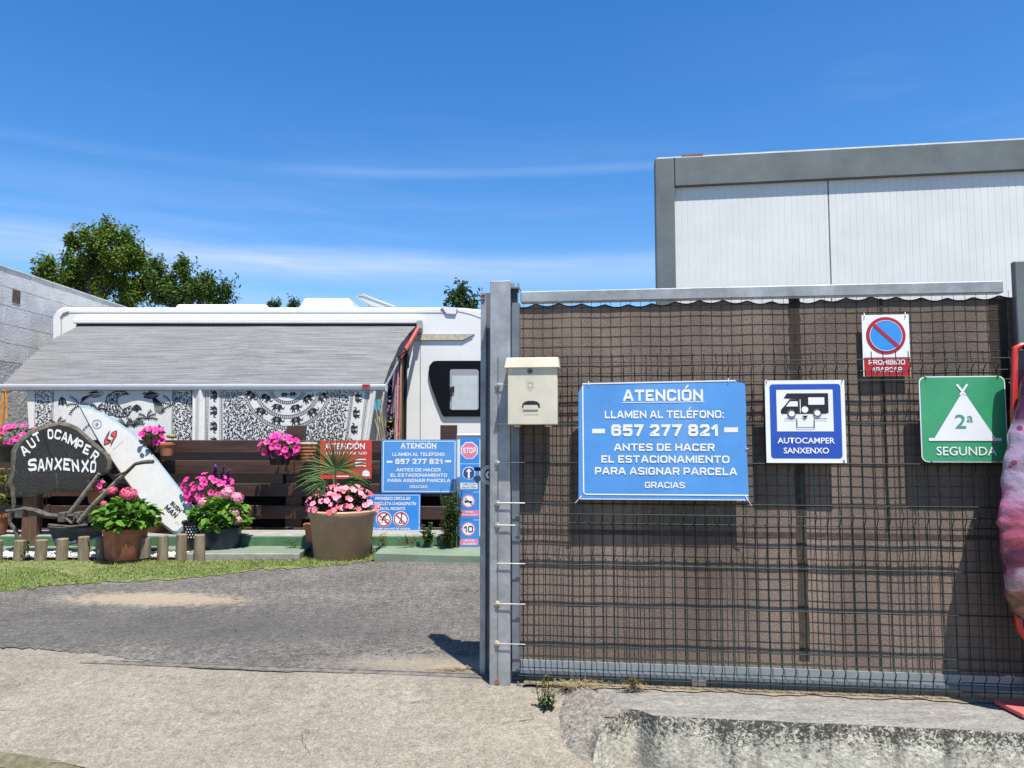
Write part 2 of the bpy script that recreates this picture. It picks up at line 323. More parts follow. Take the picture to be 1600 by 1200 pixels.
# plinth under the fence
LIME = mat('limewashed_concrete', (.38, .36, .29), .95, .1, 9, 1.2, 60, spec=.15, col2=(.52, .50, .41), speck=(70, .3))
t = LIME.node_tree; b = t.nodes['Principled BSDF']; prev = b.inputs['Base Color'].links[0].from_socket
ge = N(t, 'ShaderNodeNewGeometry'); sz = N(t, 'ShaderNodeSeparateXYZ'); t.links.new(ge.outputs['Position'], sz.inputs[0])
def tn(scale, st, det=8, ro=.7, dist=0):
    mp = N(t, 'ShaderNodeMapping'); mp.inputs['Scale'].default_value = st; t.links.new(ge.outputs['Position'], mp.inputs[0])
    n = N(t, 'ShaderNodeTexNoise'); n.inputs['Scale'].default_value = scale; n.inputs['Detail'].default_value = det; n.inputs['Roughness'].default_value = ro; n.inputs['Distortion'].default_value = dist
    t.links.new(mp.outputs[0], n.inputs['Vector']); return n.outputs[0]
def tm(op, a, c, clamp=False):
    m = N(t, 'ShaderNodeMath', operation=op, use_clamp=clamp)
    for i, v in enumerate((a, c)):
        if isinstance(v, (int, float)): m.inputs[i].default_value = v
        else: t.links.new(v, m.inputs[i])
    return m.outputs[0]
hgt = N(t, 'ShaderNodeMapRange'); hgt.inputs[1].default_value = -.26; hgt.inputs[2].default_value = -.02; t.links.new(sz.outputs['Z'], hgt.inputs[0])
fine = tn(62, (1, 1, 1.2), 6, .8, .8); big = tn(5, (1, 1, .6)); streak = tn(14, (1, 1, .12))
q = tm('ADD', tm('MULTIPLY', hgt.outputs[0], .27), tm('ADD', tm('MULTIPLY', big, .30), tm('MULTIPLY', fine, .85)))
q = tm('ADD', q, tm('MULTIPLY', streak, .16))
mr = N(t, 'ShaderNodeMapRange'); mr.inputs[1].default_value = .865; mr.inputs[2].default_value = .92; t.links.new(q, mr.inputs[0])
mx = N(t, 'ShaderNodeMix', data_type='RGBA'); t.links.new(tm('MULTIPLY', mr.outputs[0], .93), mx.inputs[0]); t.links.new(prev, mx.inputs[6]); mx.inputs[7].default_value = (.030, .031, .028, 1)
mr3 = N(t, 'ShaderNodeMapRange'); mr3.inputs[1].default_value = .55; mr3.inputs[2].default_value = .75; t.links.new(tm('ADD', streak, tm('MULTIPLY', hgt.outputs[0], .06)), mr3.inputs[0])
mx3 = N(t, 'ShaderNodeMix', data_type='RGBA'); t.links.new(tm('MULTIPLY', mr3.outputs[0], .65), mx3.inputs[0]); t.links.new(mx.outputs[2], mx3.inputs[6]); mx3.inputs[7].default_value = (.035, .035, .032, 1)
t.links.new(mx3.outputs[2], b.inputs['Base Color'])
PLT = mat('plinth_top', (.15, .145, .13), .92, .1, 7, 2.0, 60, speck=(90, .3), col2=(.27, .26, .235), stretch=(.5, 2.2, 1), grime=((.14, .135, .12), 22, .54, .68, (.4, 3, 1)))
rr = random.Random(3)
def cr_(pts, k):      # smooth curve through control points
    o = []; n = len(pts)
    for a in range(n - 1):
        p0, p1_, p2_, p3_ = pts[max(a - 1, 0)], pts[a], pts[a + 1], pts[min(a + 2, n - 1)]
        for i in range(k):
            t_ = i / k; o.append(.5 * ((2 * p1_) + (p2_ - p0) * t_ + (2 * p0 - 5 * p1_ + 4 * p2_ - p3_) * t_ * t_ + (3 * p1_ - p0 - 3 * p2_ + p3_) * t_ ** 3))
    return o + [pts[-1]]
EC = [G(925, 1077), G(945, 1086), G(972, 1097), G(1004, 1106), G(972, 1112, -.012), G(950, 1126, -.035), G(937, 1148, -.07), G(929, 1174, -.12), G(926, 1203, -.18), G(930, 1245, -.27)]
EC = EC[:2] + [G(963, 1099, -.004), G(984, 1107, -.008), G(966, 1117, -.022)] + EC[5:]
OC = [A(893, 1074), A(878, 1090), A(869, 1108), A(865, 1126), A(865, 1140), A(870, 1155), A(882, 1171), A(902, 1187), A(930, 1206), A(965, 1245)]
OC = [p - Vector((0, 0, .012)) for p in OC]
ES, OS = cr_(EC, 7), cr_(OC, 7); NV = 16; vs = []; NU = len(ES)
for e, o_ in zip(ES, OS):
    for k in range(NV + 1):
        f = k / NV; p = o_.lerp(e, f); p.z += .032 * math.sin(math.pi * min(1, f * 1.05)) * (1 - .3 * f); a_ = .0035 if 0 < k < NV else 0
        vs.append(p + Vector((rr.uniform(-a_, a_), rr.uniform(-a_, a_), rr.uniform(-a_, a_) * 1.3)))
mb = MB(); mb.mi = 2; mb.add(vs, [(i * (NV + 1) + k, i * (NV + 1) + k + 1, (i + 1) * (NV + 1) + k + 1, (i + 1) * (NV + 1) + k) for i in range(NU - 1) for k in range(NV)])
# top surface
i3 = 21; right = []; xx = ES[i3].x + .04
while xx < 3.3: right.append(Vector((xx, 3.045 - .122 * xx + rr.uniform(-.003, .003), rr.uniform(-.002, .001)))); xx += .035
right[0].y = right[0].y * .35 + ES[i3].y * .65; right[0].z = ES[i3].z * .5
tope = ES[:i3 + 1] + right; bk_ = [Vector((p.x, 3.36 - .115 * p.x, .004)) for p in tope]; n_ = len(tope)
mb.mi = 1; mb.add(tope + [p.lerp(q_, .5) + Vector((0, 0, .004)) for p, q_ in zip(tope, bk_)] + bk_, [(k * n_ + i, k * n_ + i + 1, (k + 1) * n_ + i + 1, (k + 1) * n_ + i) for k in range(2) for i in range(n_ - 1)])
# face: from the low end of the curved edge up and along to the right
edge = ES[:i3 - 1:-1][:-1] + [ES[i3]] + right; ne = len(edge); NR = 22; vs = []
for k in range(NR + 1):
    for i, p in enumerate(edge):
        f = k / NR; rd = min(f * 6, 1); a_ = .004 if k else .0; z = p.z + (-.8 - p.z) * f
        vs.append(Vector((p.x + rr.uniform(-a_, a_) * .4, p.y - .012 * math.sqrt(rd) - .02 * f + rr.uniform(-a_, a_) * .45, z)))
mb.mi = 0; mb.add(vs, [(k * ne + i, k * ne + i + 1, (k + 1) * ne + i + 1, (k + 1) * ne + i) for k in range(NR) for i in range(ne - 1)])
pl = mb.build('concrete_plinth', [LIME, PLT, CONC2], smooth=2)
tag(pl, 'low mould-stained white concrete retaining kerb below the wire fence', 'retaining wall')
# weathered sloping patch in front of the post
def patch(u, v):
    x = -.75 + 1.05 * u + .10 * math.sin(v * 7) * (1 - u); y0 = 3.33 - .115 * x - .035; y = y0 - (1.0 + .2 * math.sin(u * 5)) * v
    e = min(u, v, 1 - v) * 8; return (x, y, apz(x, y) + .004 + min(.01, e * .01) - .0045 * (1 if min(u, v) < .01 else 0) + .003 * math.sin(x * 31) * math.sin(y * 27))
# sand lying along the gate line
mb = MB()
mb.grid(lambda u, v: GL(.05 + 2.6 * u, .0095, -.012 + .012 * math.sin(u * 43) + .006 * math.sin(u * 151) + .2 * v), 240, 1)
mb.build('sand_strip', mat('sand', (.22, .18, .12), .95, .15, 12, 1, 120, speck=(120, .3)), kind='structure')
mb = MB(); xs = -2.35
mb.obox(G0, GD, GN, Vector((0, 0, 1)), (-2.1, -.05), (.075, .081), (-.004, .005)).obox(G0, GD, GN, Vector((0, 0, 1)), (-2.0, 2.6), (.114, .121), (-.004, .008)).obox(G0, GD, GN, Vector((0, 0, 1)), (-2.05, 2.6), (.081, .114), (-.004, .0045))
tag(mb.build('gate_rail', mat('worn_steel_rail', (.15, .135, .115), .8, .25, 20, metal=.1)), 'thin steel guide rail for the sliding gate across the driveway', 'rail')
# green painted kerb and slab, grey edge
GRN = mat('green_floor_paint', (.125, .175, .12), .8, .10, 3, .4, 60, col2=(.18, .235, .17), grime=((.40, .40, .34), 12, .66, .74, (1, 1, 1))); GRD = mat('green_kerb_paint', (.06, .145, .068), .8, .14, 6, .3, 50)
KTOP = mat('kerb_top', (.26, .26, .235), .9, .1, 8, .4, 60)
def slabob(name, x0, x1, y0, y1, z0, z1, m, seed=0):
    o = MB().box(x0, x1, y0, y1, z0, z1).build(name, m, kind='structure'); bevel(o, .008, 2); return o
slabob('green_slab', -6.4, -2.88, 6.83, 7.0, -.05, .07, GRN); slabob('green_slab', -2.877, -1.87, 6.62, 7.0, -.05, .07, GRN); slabob('green_slab', -1.867, -1.20, 6.95, 7.0, -.05, .07, GRN)
sl = [Vector((-1.2, 6.55, .069)), Vector((-.6, 6.50, .06)), Vector((.6, 6.42, .05)), Vector((3, 6.3, .04)), Vector((3, 7.0, .06)), Vector((-1.2, 7.0, .069))]
MB().slab(sl, (0, 0, -.1)).build('green_slab', GRN, kind='structure')
slabob('slab_edge', -2.9, -1.87, 6.585, 6.617, -.05, .064, mat('grey_kerb', (.25, .245, .22), .9, .12, 12, .5, 60))
slabob('green_kerb', -6.4, 1.2, 7.0, 7.30, -.03, .158, GRD); slabob('kerb_top', -6.4, 1.2, 7.015, 7.42, .150, .166, KTOP)
MB().add([(-6.4, 6.56, .035), (-2.89, 6.56, .035), (-2.89, 6.825, .035), (-6.4, 6.825, .035)], [(0, 1, 2, 3)]).build('gravel_bed', mat('gravel_bed', (.5, .49, .46), .9, .2, 80, 1, 80), kind='structure')

# grass
def jag(pts, k, a, seed):
    r = random.Random(seed); o = []
    for p, q_ in zip(pts, pts[1:]):
        for i in range(k): f = i / k; o.append((p[0] + (q_[0] - p[0]) * f, p[1] + (q_[1] - p[1]) * f + r.uniform(-a, a)))
    return o + [pts[-1]]
gp = [G(x, y, 0) for x, y in jag([(-260, 950), (0, 925), (90, 917), (160, 911), (300, 905), (400, 892), (480, 888), (560, 880), (596, 876)], 14, 2.2, 1)] + [Vector((-1.215, 6.57, 0)), Vector((-1.215, 6.94, 0)), Vector((-1.86, 6.94, 0)), Vector((-1.88, 6.58, 0)), Vector((-2.9, 6.58, 0)), Vector((-6.6, 6.6, 0))]
GRASSB = mat('grass_soil', (.10, .14, .03), .95, .3, 12, 1, 60, col2=(.22, .19, .09), thr=(.45, .7), speck=(60, .35))
MB().add([p + Vector((0, 0, .009)) for p in gp], [tuple(range(len(gp)))]).build('grass_verge', GRASSB, kind='structure')
def inpoly(x, y, poly):
    c = False; j = len(poly) - 1
    for i in range(len(poly)):
        a, b2 = poly[i], poly[j]
        if (a.y > y) != (b2.y > y) and x < (b2.x - a.x) * (y - a.y) / (b2.y - a.y) + a.x: c = not c
        j = i
    return c
mb = MB(); dry = MB(); n = 0; r2 = random.Random(5)
while n < 26000:
    x = r2.uniform(-5.4, -1.1); y = r2.uniform(4.4, 6.9)
    if not inpoly(x, y + r2.gauss(0, .055), gp): continue
    n += 1
    dens = math.sin(x * 3.1 + 1) * math.sin(y * 4.3 + x) + math.sin(x * 7.7) * .4
    if dens < -.35 and r2.random() < .8: continue
    h = r2.uniform(.006, .019) * (1.7 if y > 6.3 and r2.random() < .4 else 1); a = r2.uniform(0, 6.28); wd = r2.uniform(.0025, .005); l = r2.uniform(.2, 1.2) * h; b3 = r2.uniform(0, 6.28)
    tgt = dry if r2.random() < (.38 if y > 6.25 or dens < -.1 else .14) else mb
    tgt.add([(x - wd * math.cos(a), y - wd * math.sin(a), .008), (x + wd * math.cos(a), y + wd * math.sin(a), .008), (x + l * math.cos(b3), y + l * math.sin(b3), .008 + h)], [(0, 1, 2)])
mb.build('grass', leafm('grass_blade', (.10, .20, .025), (.19, .29, .05), .4), kind='stuff')
dry.build('dry_grass', leafm('dry_grass_blade', (.28, .22, .09), (.38, .32, .16), .35), kind='stuff')
# white gravel and loose stones
def stones(name, pts, sz0, sz1, m, seed=1):
    r = random.Random(seed); mb = MB()
    for p in pts:
        s = r.uniform(sz0, sz1); a = r.uniform(0, 6)
        o = [Vector((math.cos(a + k * 1.57) * s * r.uniform(.7, 1.2), math.sin(a + k * 1.57) * s * r.uniform(.7, 1.2), 0)) for k in range(4)] + [Vector((0, 0, s * r.uniform(.5, .9))), Vector((0, 0, -s * .3))]
        mb.add([Vector(p) + q for q in o], [(0, 1, 4), (1, 2, 4), (2, 3, 4), (3, 0, 4), (1, 0, 5), (2, 1, 5), (3, 2, 5), (0, 3, 5)])
    return mb.build(name, m, kind='stuff')
stones('white_gravel', [(r2.uniform(-5.4, -2.9), r2.uniform(6.56, 6.82), .04 + r2.uniform(0, .008)) for _ in range(2600)], .006, .014, mat('white_stone', (.66, .65, .61), .8, .1, 50, island=.3))
stones('loose_stones', [G(r2.uniform(-40, 750), r2.uniform(895, 1045), .005) for _ in range(900)], .0012, .0042, mat('grey_chip', (.24, .232, .215), .85, .2, 50, island=.5), 2)
stones('dark_debris', [G(r2.triangular(300, 750, 700), r2.triangular(905, 1045, 1035), .005) for _ in range(60)], .003, .008, mat('dark_chip', (.03, .028, .025), .9, .2, 50), 3)
stones('apron_crumbs', [A(r2.uniform(0, 900), r2.uniform(1060, 1198), .002) for _ in range(160)], .001, .0035, mat('pale_chip', (.30, .28, .24), .9, .3, 50, island=.5), 4)
def straw(cx, cy, rx, ry, n, seed, z=.008, name='dry_straw', hh=.01):
    r = random.Random(seed); mb = MB()
    for _ in range(n):
        x = r.gauss(cx, rx); y = r.gauss(cy, ry); a = r.uniform(0, 6.28); L = r.uniform(.02, .06)
        z0 = z + r.uniform(0, hh); d = Vector((math.cos(a), math.sin(a), r.uniform(-.1, .25))) * L; wv = Vector((-math.sin(a), math.cos(a), 0)) * .0014
        p = Vector((x, y, z0)); mb.add([p - wv, p + wv, p + d], [(0, 1, 2)])
    return mb.build(name, leafm('straw', (.34, .25, .12), (.46, .36, .2), .3, .1), kind='stuff')
c = G(715, 1048); straw(c.x, c.y, .05, .015, 170, 1)
c = GP(990, 1068, -.02); straw(c.x, c.y, .03, .01, 160, 3, .01, hh=.02)
c = GP(900, 1062, -.03); straw(c.x, c.y, .06, .016, 260, 4, .01, hh=.03)
c = G(655, 1021); straw(c.x, c.y, .05, .012, 18, 5)

# ------------------------------------------------------------------ block wall on the left
BW = thing('block_wall', 'tall pale grey concrete block wall behind the white camper', 'wall', (-6.7, 8, 0))
BLKM = mat('painted_block', (.62, .62, .60), .9, .07, 4, 1.2, 40, grime=((.22, .21, .19), 3, .62, .78, (1, 1, .25)))
REND = mat('rough_render', (.42, .43, .43), .95, .1, 5, 3, 22)
MB().box(-6.86, -6.601, 7.0, 30, -.05, 3.28).build('wall_core', REND, BW)
MB().box(-6.625, -6.595, 7.0, 30, -.05, 2.055).build('render_coat', REND, BW)
bms = []
for k in range(4):
    q = MB(); h = .241; L = .498
    e = [R.uniform(0, .003) for _ in range(4)]
    q.hexa([(0, 0, 0), (.03 + e[0], .003, .002), (.03 + e[1], L - .003, .002), (0, L, 0), (0, 0, h), (.03 + e[2], .004, h - .004), (.03 + e[3], L - .004, h - .004), (0, L, h)])
    bms.append(q.mesh('block', BLKM))
for row in range(5):
    for j in range(22):
        y = 7.0 + j * .5 + (.25 if row % 2 else 0)
        inst(bms[(row * 7 + j * 3) % 4], 'block', BW, Vector((-6.627, y, 3.28 - (row + 1) * .243)) - BW.location)
MB().box(-6.88, -6.585, 7, 30, 3.28, 3.30).build('coping', BLKM, BW)
MB().box(-6.624, -6.588, 12.55 - 2.9, 12.55 - 2.75, 2.86, 3.03).build('wall_notch', mat('notch_stain', (.10, .07, .05), .9, .3, 20), BW)

# ------------------------------------------------------------------ fence
FY = 7.50
FE = thing('slatted_fence', 'dark brown horizontal board fence with square posts behind the flower pots', 'fence', (-3, FY, .15))
rows = [(688, 708), (720, 741), (756, 776), (790, 811), (825, 845)]
seg = [(-150, 82), (82, 232), (232, 460), (460, 722)]
for ri, (ya, yb) in enumerate(rows):
    za, zb = P(400, ya, FY).z, P(400, yb, FY).z
    for si, (xa, xb) in enumerate(seg):
        X0, X1 = P(xa, 700, FY).x + .003, P(xb, 700, FY).x - .003; dz = R.uniform(-.006, .006); dt = R.uniform(-.007, .007)
        q = MB(); y0 = FY + R.uniform(-.004, .004)
        q.hexa([(X0, y0, zb + dz), (X1, y0, zb + dz + dt), (X1, y0 + .03, zb + dz + dt), (X0, y0 + .03, zb + dz), (X0, y0, za + dz), (X1, y0, za + dz + dt), (X1, y0 + .03, za + dz + dt), (X0, y0 + .03, za + dz)])
        bevel(q.build('board', FWOOD, FE), .004)
for pxc, tp_ in [(459, 665), (700, 664), (232, 672), (55, 690), (-80, 672)]:
    X = P(pxc, 700, FY).x; w2 = .083
    bevel(MB().box(X - w2, X + w2, FY + .034, FY + .034 + .12, .0, P(pxc, tp_, FY + .05).z).build('fence_post', FWOOD, FE), .004)

SHB = thing('gap_shade_backing', 'added black screen closing the gaps behind the brown board fence', 'backing', (-3, FY + .2, .1))  # black sheet added so the shaded gaps between the boards render dark
MB().box(-6.2, P(722, 700, FY + .2).x, FY + .205, FY + .21, .10, P(400, 692, FY + .2).z).build('shade_backing', mat('gap_shade_black', (.008, .008, .008), .95, .2, 30), SHB)
# ------------------------------------------------------------------ camper
RY = 10.0
CV = thing('camper_van', 'white camper with open grey striped awning behind the brown fence', 'camper', P(420, 700, RY).xy[:] + (0,))
x0 = P(82, 600, RY).x; zt = P(400, 480, RY).z; x1 = 1.0
out = []
def arc(cx, cz, r, a0, a1, n, rz=None):
    return [(cx + r * math.cos(rad(a0 + (a1 - a0) * i / n)), cz + (rz or r) * math.sin(rad(a0 + (a1 - a0) * i / n))) for i in range(n + 1)]
out = [(x0, .42), (x0 + .05, .38), (x1 - .4, .38), (x1 - .1, .6)] + arc(x1 - 1.85, zt - .95, 1.6, 8, 90, 12, .95) + arc(x0 + .10, zt - .10, .10, 90, 180, 6)
body = MB().slab([(x, RY, z) for x, z in out], (0, 2.25, 0)).build('body', RVW, CV); bevel(body, .03, 3)
S = lambda px, py, o=0: P(px, py, RY - o)
def strip(name, pts, m, th=.01, par=CV, off=0):
    return MB().slab([S(x, y, off + .001) for x, y in pts], (0, -th, 0)).build(name, m, par)
strip('roof_moulding', [(104, 487.6), (700, 487.6), (700, 489.2), (108, 489.2)], RVL, .004)
bevel(strip('corner_moulding', [(84, 600), (84, 496), (90, 486), (104, 482), (108, 482), (108, 487), (100, 490), (95, 497), (94, 600)], RVW, .02), .006)
strip('corner_seam', [(95.5, 600), (95.5, 498), (101, 491), (109, 488.5), (109, 489.5), (102, 492), (97, 499), (97, 600)], RVL, .004)
bevel(strip('awning_case', [(121, 500), (661, 499), (661, 507), (121, 507)], RVW, .11), .01)
strip('case_gap', [(121, 507), (656, 507), (656, 512), (121, 512)], BLK, .03)
strip('panel_seam', [(656.3, 512), (657.6, 512), (657.6, 700), (656.3, 700)], RVG, .004)
strip('case_end_cap', [(653, 503), (661, 503), (661, 516), (657, 520), (653, 516)], RVG, .13)
q = MB().lathe((0, 0, 0), [(.001, 0), (.022, 0), (.022, .012), (.001, .012)], 14).mesh('end_bolt', STEEL)
inst(q, 'end_bolt', CV, S(657, 511, .135) - CV.location, (math.pi / 2, 0, 0))
LAMP = mat('lamp_lens', (.50, .44, .30), .3, .15, 30, coat=.5)
la = strip('awning_lamp', [(640, 522), (742, 522), (724, 532.5), (640, 532.5)], RVG, .012)
MB().slab([S(x, y, .0135) for x, y in [(642, 523), (739.5, 523), (723, 531.5), (642, 531.5)]], (0, -.012, 0)).build('lamp_lens', LAMP, la)
# open door leaf beside the wardrobe of cloths
strip('door_frame', [(630, 548), (637, 545), (635, 700), (628, 700)], BLK, .05); strip('door_leaf', [(641, 522), (648, 521), (640, 545), (636, 560)], RVG, .02)
# windows
wn = strip('window', [(671, 572), (677, 565), (683, 564), (850, 564), (850, 651), (694, 651), (691, 648), (683, 628), (674, 603), (670, 585)], GLASSB, .03)
MB().slab([S(x, y, .032) for x, y in [(705, 577), (745, 577), (748, 580), (748, 638), (745, 641), (706, 641), (703, 638), (703, 580)]], (0, -.008, 0)).build('window_frame', RVG, wn)
MB().slab([S(x, y, .041) for x, y in [(706, 587), (746, 587), (746, 640), (706, 640)]], (0, -.002, 0)).build('blind', BLIND, wn)
q = MB()
for i in range(18): q.slab([S(x, y, .0435) for x, y in [(707 + i * 2.2, 588), (707.5 + i * 2.2, 588), (707.5 + i * 2.2, 639), (707 + i * 2.2, 639)]], (0, -.001, 0))
q.build('blind_pleats', RVL, wn)
MB().slab([S(x, y, .05) for x, y in [(702, 606), (710, 603), (710, 613), (706, 613), (706, 620), (703, 620), (703, 611)]], (0, -.012, 0)).build('latch', BLK, wn)
strip('corner_cap', [(690, 479), (714, 481), (712, 491), (698, 490)], RVW, .02); strip('corner_cap_seam', [(689, 479), (698, 491.5), (712, 492.5), (715.5, 482), (714, 482), (711, 491), (699, 490), (691, 479)], RVG, .018)
q = MB()
for a, b_ in zip(arc(0, 0, 1, 90, 30, 10), arc(0, 0, 1, 90, 30, 10)[1:]):
    fx = lambda p: (690 + 90 * p[0], 530 - 46 * p[1])
    (xa, ya), (xb, yb) = fx(a), fx(b_); q.slab([S(xa, ya, .0), S(xb, yb, .0), S(xb, yb + 1, .0), S(xa, ya + 1, .0)], (0, -.005, 0))
q.build('front_curve_seam', RVL, CV)
# roof pieces
zr = zt
def roofbox(name, xa, xb, y0, y1, ztop_px, m, inset=.06, par=CV):
    Xa, Xb = P(xa, 480, y0).x, P(xb, 480, y0).x; z1 = P(xa, ztop_px, y0).z
    o = MB().hexa([(Xa, y0, zr - .01), (Xb, y0, zr - .01), (Xb, y1, zr - .01), (Xa, y1, zr - .01), (Xa + inset, y0 + .03, z1), (Xb - inset, y0 + .03, z1), (Xb - inset, y1 - .03, z1), (Xa + inset, y1 - .03, z1)]).build(name, m, par)
    return bevel(o, .03, 3)
roofbox('roof_air_unit', 463, 556, 10.5, 11.4, 465, RVW, .10)
roofbox('roof_rack', 271, 417, 10.3, 10.5, 474.5, RVW, .03); MB().box(P(286, 476, 10.28).x, P(402, 476, 10.28).x, 10.27, 10.295, zr + .012, zr + .03).build('rack_rail', RVG, CV)
ht = MB().slab([P(556, 463, 10.4), P(560, 461, 10.4), P(566, 461, 10.4), P(620, 480, 10.4), P(600, 481, 10.4), P(580, 478, 10.4)], (0, .6, 0)).build('roof_hatch', BLIND, CV); bevel(ht, .01, 2)
MB().tube([P(557, 462, 10.39), P(567, 460, 10.39), P(617, 479, 10.39)], .007).build('hatch_rim', RVG, CV)
for xc in (-4.6, -.3):
    wl = MB(); wl.v = []; pr = [(.15, -.1), (.31, -.1), (.33, -.06), (.33, .06), (.31, .1), (.15, .1)]
    for r_, z_ in pr:
        for k in range(24): a = 2 * math.pi * k / 24; wl.v.append((xc + r_ * math.cos(a), RY + .13 + z_, .33 + r_ * math.sin(a)))
    for i in range(5):
        for k in range(24): wl.f.append((i * 24 + k, i * 24 + (k + 1) % 24, (i + 1) * 24 + (k + 1) % 24, (i + 1) * 24 + k)); wl.m.append(0)
    wo_ = wl.build('wheel', BLK, CV, True)
    r_ = MB()
    for k in range(1): r_.lathe((0, 0, 0), [(.001, 0), (.15, .01), (.2, .03), (.2, .06), (.001, .06)], 24)
    rm = r_.mesh('rim', STEEL, True); inst(rm, 'rim', wo_, Vector((xc, RY + .06, .33)) - CV.location, (math.pi / 2, 0, 0))
# awning
AWN = mat('awning_fabric', (.105, .107, .11), .85, vs=5, stretch=(.35, 9, 9), col2=(.24, .242, .245), thr=(.35, .68), grime=((.035, .035, .035), 7, .60, .70, (.12, 15, 15)), trans=.08, speck=(60, .10))
RA, RB = S(126, 508, .03), S(652, 508, .03); AY = 8.6; FA, FB = P(3, 602, AY), P(599, 601, AY)
def awn(u, v):
    a = RA.lerp(RB, u); b_ = FA.lerp(FB, u); p = a.lerp(b_, v)
    edge = max(0, (u - .86) / .14); wv = math.sin(v * math.pi)
    p.z += wv * .085; p.x -= edge * wv * .03 - (1 - min(1, u / .05)) * 0
    p.z += .012 * math.sin(u * 9 + v * 3) * wv + .03 * wv * math.exp(-((u - .57 - .05 * v) / .06) ** 2) + edge * .010 * math.sin(v * 17) * wv + .0035 * math.sin(v * 60 + math.sin(u * 7) * 1.5) * wv + .004 * math.sin(v * 23 + u * 2) * wv
    return p
MB().grid(awn, 90, 60).build('awning_cloth', AWN, CV, smooth=2)
ALU = mat('awning_aluminium', (.50, .51, .54), .35, .03, 10, metal=.3)
q = MB(); q.slab([(FA.x - .08, AY, P(0, 600, AY).z), (FA.x - .08, AY - .03, P(0, 601.5, AY).z), (FA.x - .08, AY - .035, P(0, 609, AY).z), (FA.x - .08, AY + .03, P(0, 610.5, AY).z)], (FB.x - FA.x + .11, 0, 0)); bevel(q.build('awning_front_rail', ALU, CV), .004)
MB().box(FA.x - .08, FB.x + .03, AY - .041, AY - .037, P(0, 605, AY).z, P(0, 604, AY).z).build('rail_groove', RVG, CV)
MB().box(FB.x + .03, FB.x + .045, AY - .045, AY + .035, P(0, 611.5, AY).z, P(0, 598.5, AY).z).build('rail_end_cap', BLIND, CV)
MB().box(P(567, 605, AY).x, P(579, 605, AY).x, AY - .046, AY - .042, P(0, 606, AY).z, P(0, 601, AY).z).build('maker_badge', SRED, CV)
RARM = mat('red_arm', (.34, .05, .035), .5, .1, 10)
MB().tube([S(655, 510, .1), P(640, 536, 9.6), P(624, 560, 9.2)], .028, 8).build('awning_arm', RARM, CV)
MB().tube([P(624, 560, 9.2), P(612, 585, 8.9), P(601, 606, 8.63)], .014, 8).build('awning_forearm', GALVD, CV)

# tapestries: cloth and printed figures
def cloth_y(px, Y0): return Y0 + .006 * math.sin(px * .11) + .004 * math.sin(px * .043 + 1)
CLW = mat('white_cotton', (.76, .75, .71), .9, .04, 30, .3, 120, trans=.08); INK = mat('black_ink', (.012, .012, .012), .9, .1, 50); INKG = mat('grey_ink', (.16, .16, .16), .9, .15, 60)
class Print:
    def __init__(s, Y): s.Y = Y; s.mb = MB()
    def pt(s, x, y, o=.0025): return P(x, y, cloth_y(x, s.Y) - o)
    def poly(s, pts, o=.0025): s.mb.add([s.pt(x, y, o) for x, y in pts], [tuple(range(len(pts)))])
    def stroke(s, pts, wd, o=.0025):
        wd *= 1.18
        l = []; r = []
        for i, (x, y) in enumerate(pts):
            x0_, y0_ = pts[max(0, i - 1)]; x1_, y1_ = pts[min(len(pts) - 1, i + 1)]; L = math.hypot(x1_ - x0_, y1_ - y0_) or 1
            nx, ny = -(y1_ - y0_) / L * wd / 2, (x1_ - x0_) / L * wd / 2; l.append((x + nx, y + ny)); r.append((x - nx, y - ny))
        n_ = len(pts); s.mb.add([s.pt(x, y, o) for x, y in l + r], [(i, i + 1, n_ + i + 1, n_ + i) for i in range(n_ - 1)])
    def scribble(s, inside, x0_, x1_, y0_, y1_, step, seed, wd=.75):
        r = random.Random(seed); y = y0_
        while y < y1_:
            x = x0_ + r.uniform(0, step)
            while x < x1_:
                if inside(x, y):
                    a = r.uniform(0, 6.28); k = r.uniform(-1.1, 1.1); p = [(x, y)]
                    for _ in range(3): p.append((p[-1][0] + math.cos(a) * step * .36, p[-1][1] + math.sin(a) * step * .36)); a += k
                    s.stroke(p, wd)
                x += step * r.uniform(.7, 1.1)
            y += step * .72
ELE = [(-1, .25), (-.85, .55), (-.45, .72), (.1, .68), (.35, .75), (.62, .62), (.78, .35), (.95, .1), (1.15, .2), (1.2, .5), (1.32, .5), (1.28, .05), (1.0, -.12), (.72, .0), (.62, -.05), (.55, -.35), (.75, -.75), (.55, -.8), (.35, -.35), (.3, -.8), (.1, -.8), (.12, -.2), (-.35, -.2), (-.3, -.8), (-.5, -.8), (-.6, -.3), (-.85, -.75), (-1.02, -.68), (-.85, -.1), (-1.0, .1), (-1.25, -.25), (-1.2, .15)]
def ele(pr, cx, cy, s, rot=0, flip=1):
    c_, s_ = math.cos(rot), math.sin(rot)
    f = lambda x, y: (cx + (x * c_ - y * s_) * s * flip, cy - (x * s_ + y * c_) * s)
    pr.poly([f(x, y) for x, y in ELE]); 
    pr.mb.mi = 1; pr.poly([f(x, y) for x, y in [(-.45, .0), (-.1, -.05), (.1, .1), (.05, .5), (-.35, .52)]], .004); pr.mb.mi = 0
TY = 8.62
def sheet(name, label, cat, poly, Y, m=CLW, group=None):
    (tl, tr_, br, bl) = poly; c_ = P((tl[0] + tr_[0]) / 2, tl[1], Y)
    th_ = thing(name, label, cat, c_)
    def fn(u, v):
        x = (tl[0] + (tr_[0] - tl[0]) * u) * (1 - v) + (bl[0] + (br[0] - bl[0]) * u) * v; y = (tl[1] + (tr_[1] - tl[1]) * u) * (1 - v) + (bl[1] + (br[1] - bl[1]) * u) * v
        return P(x, y, cloth_y(x, Y))
    MB().grid(fn, 80, 24).build('cloth', m, th_, smooth=2); return th_
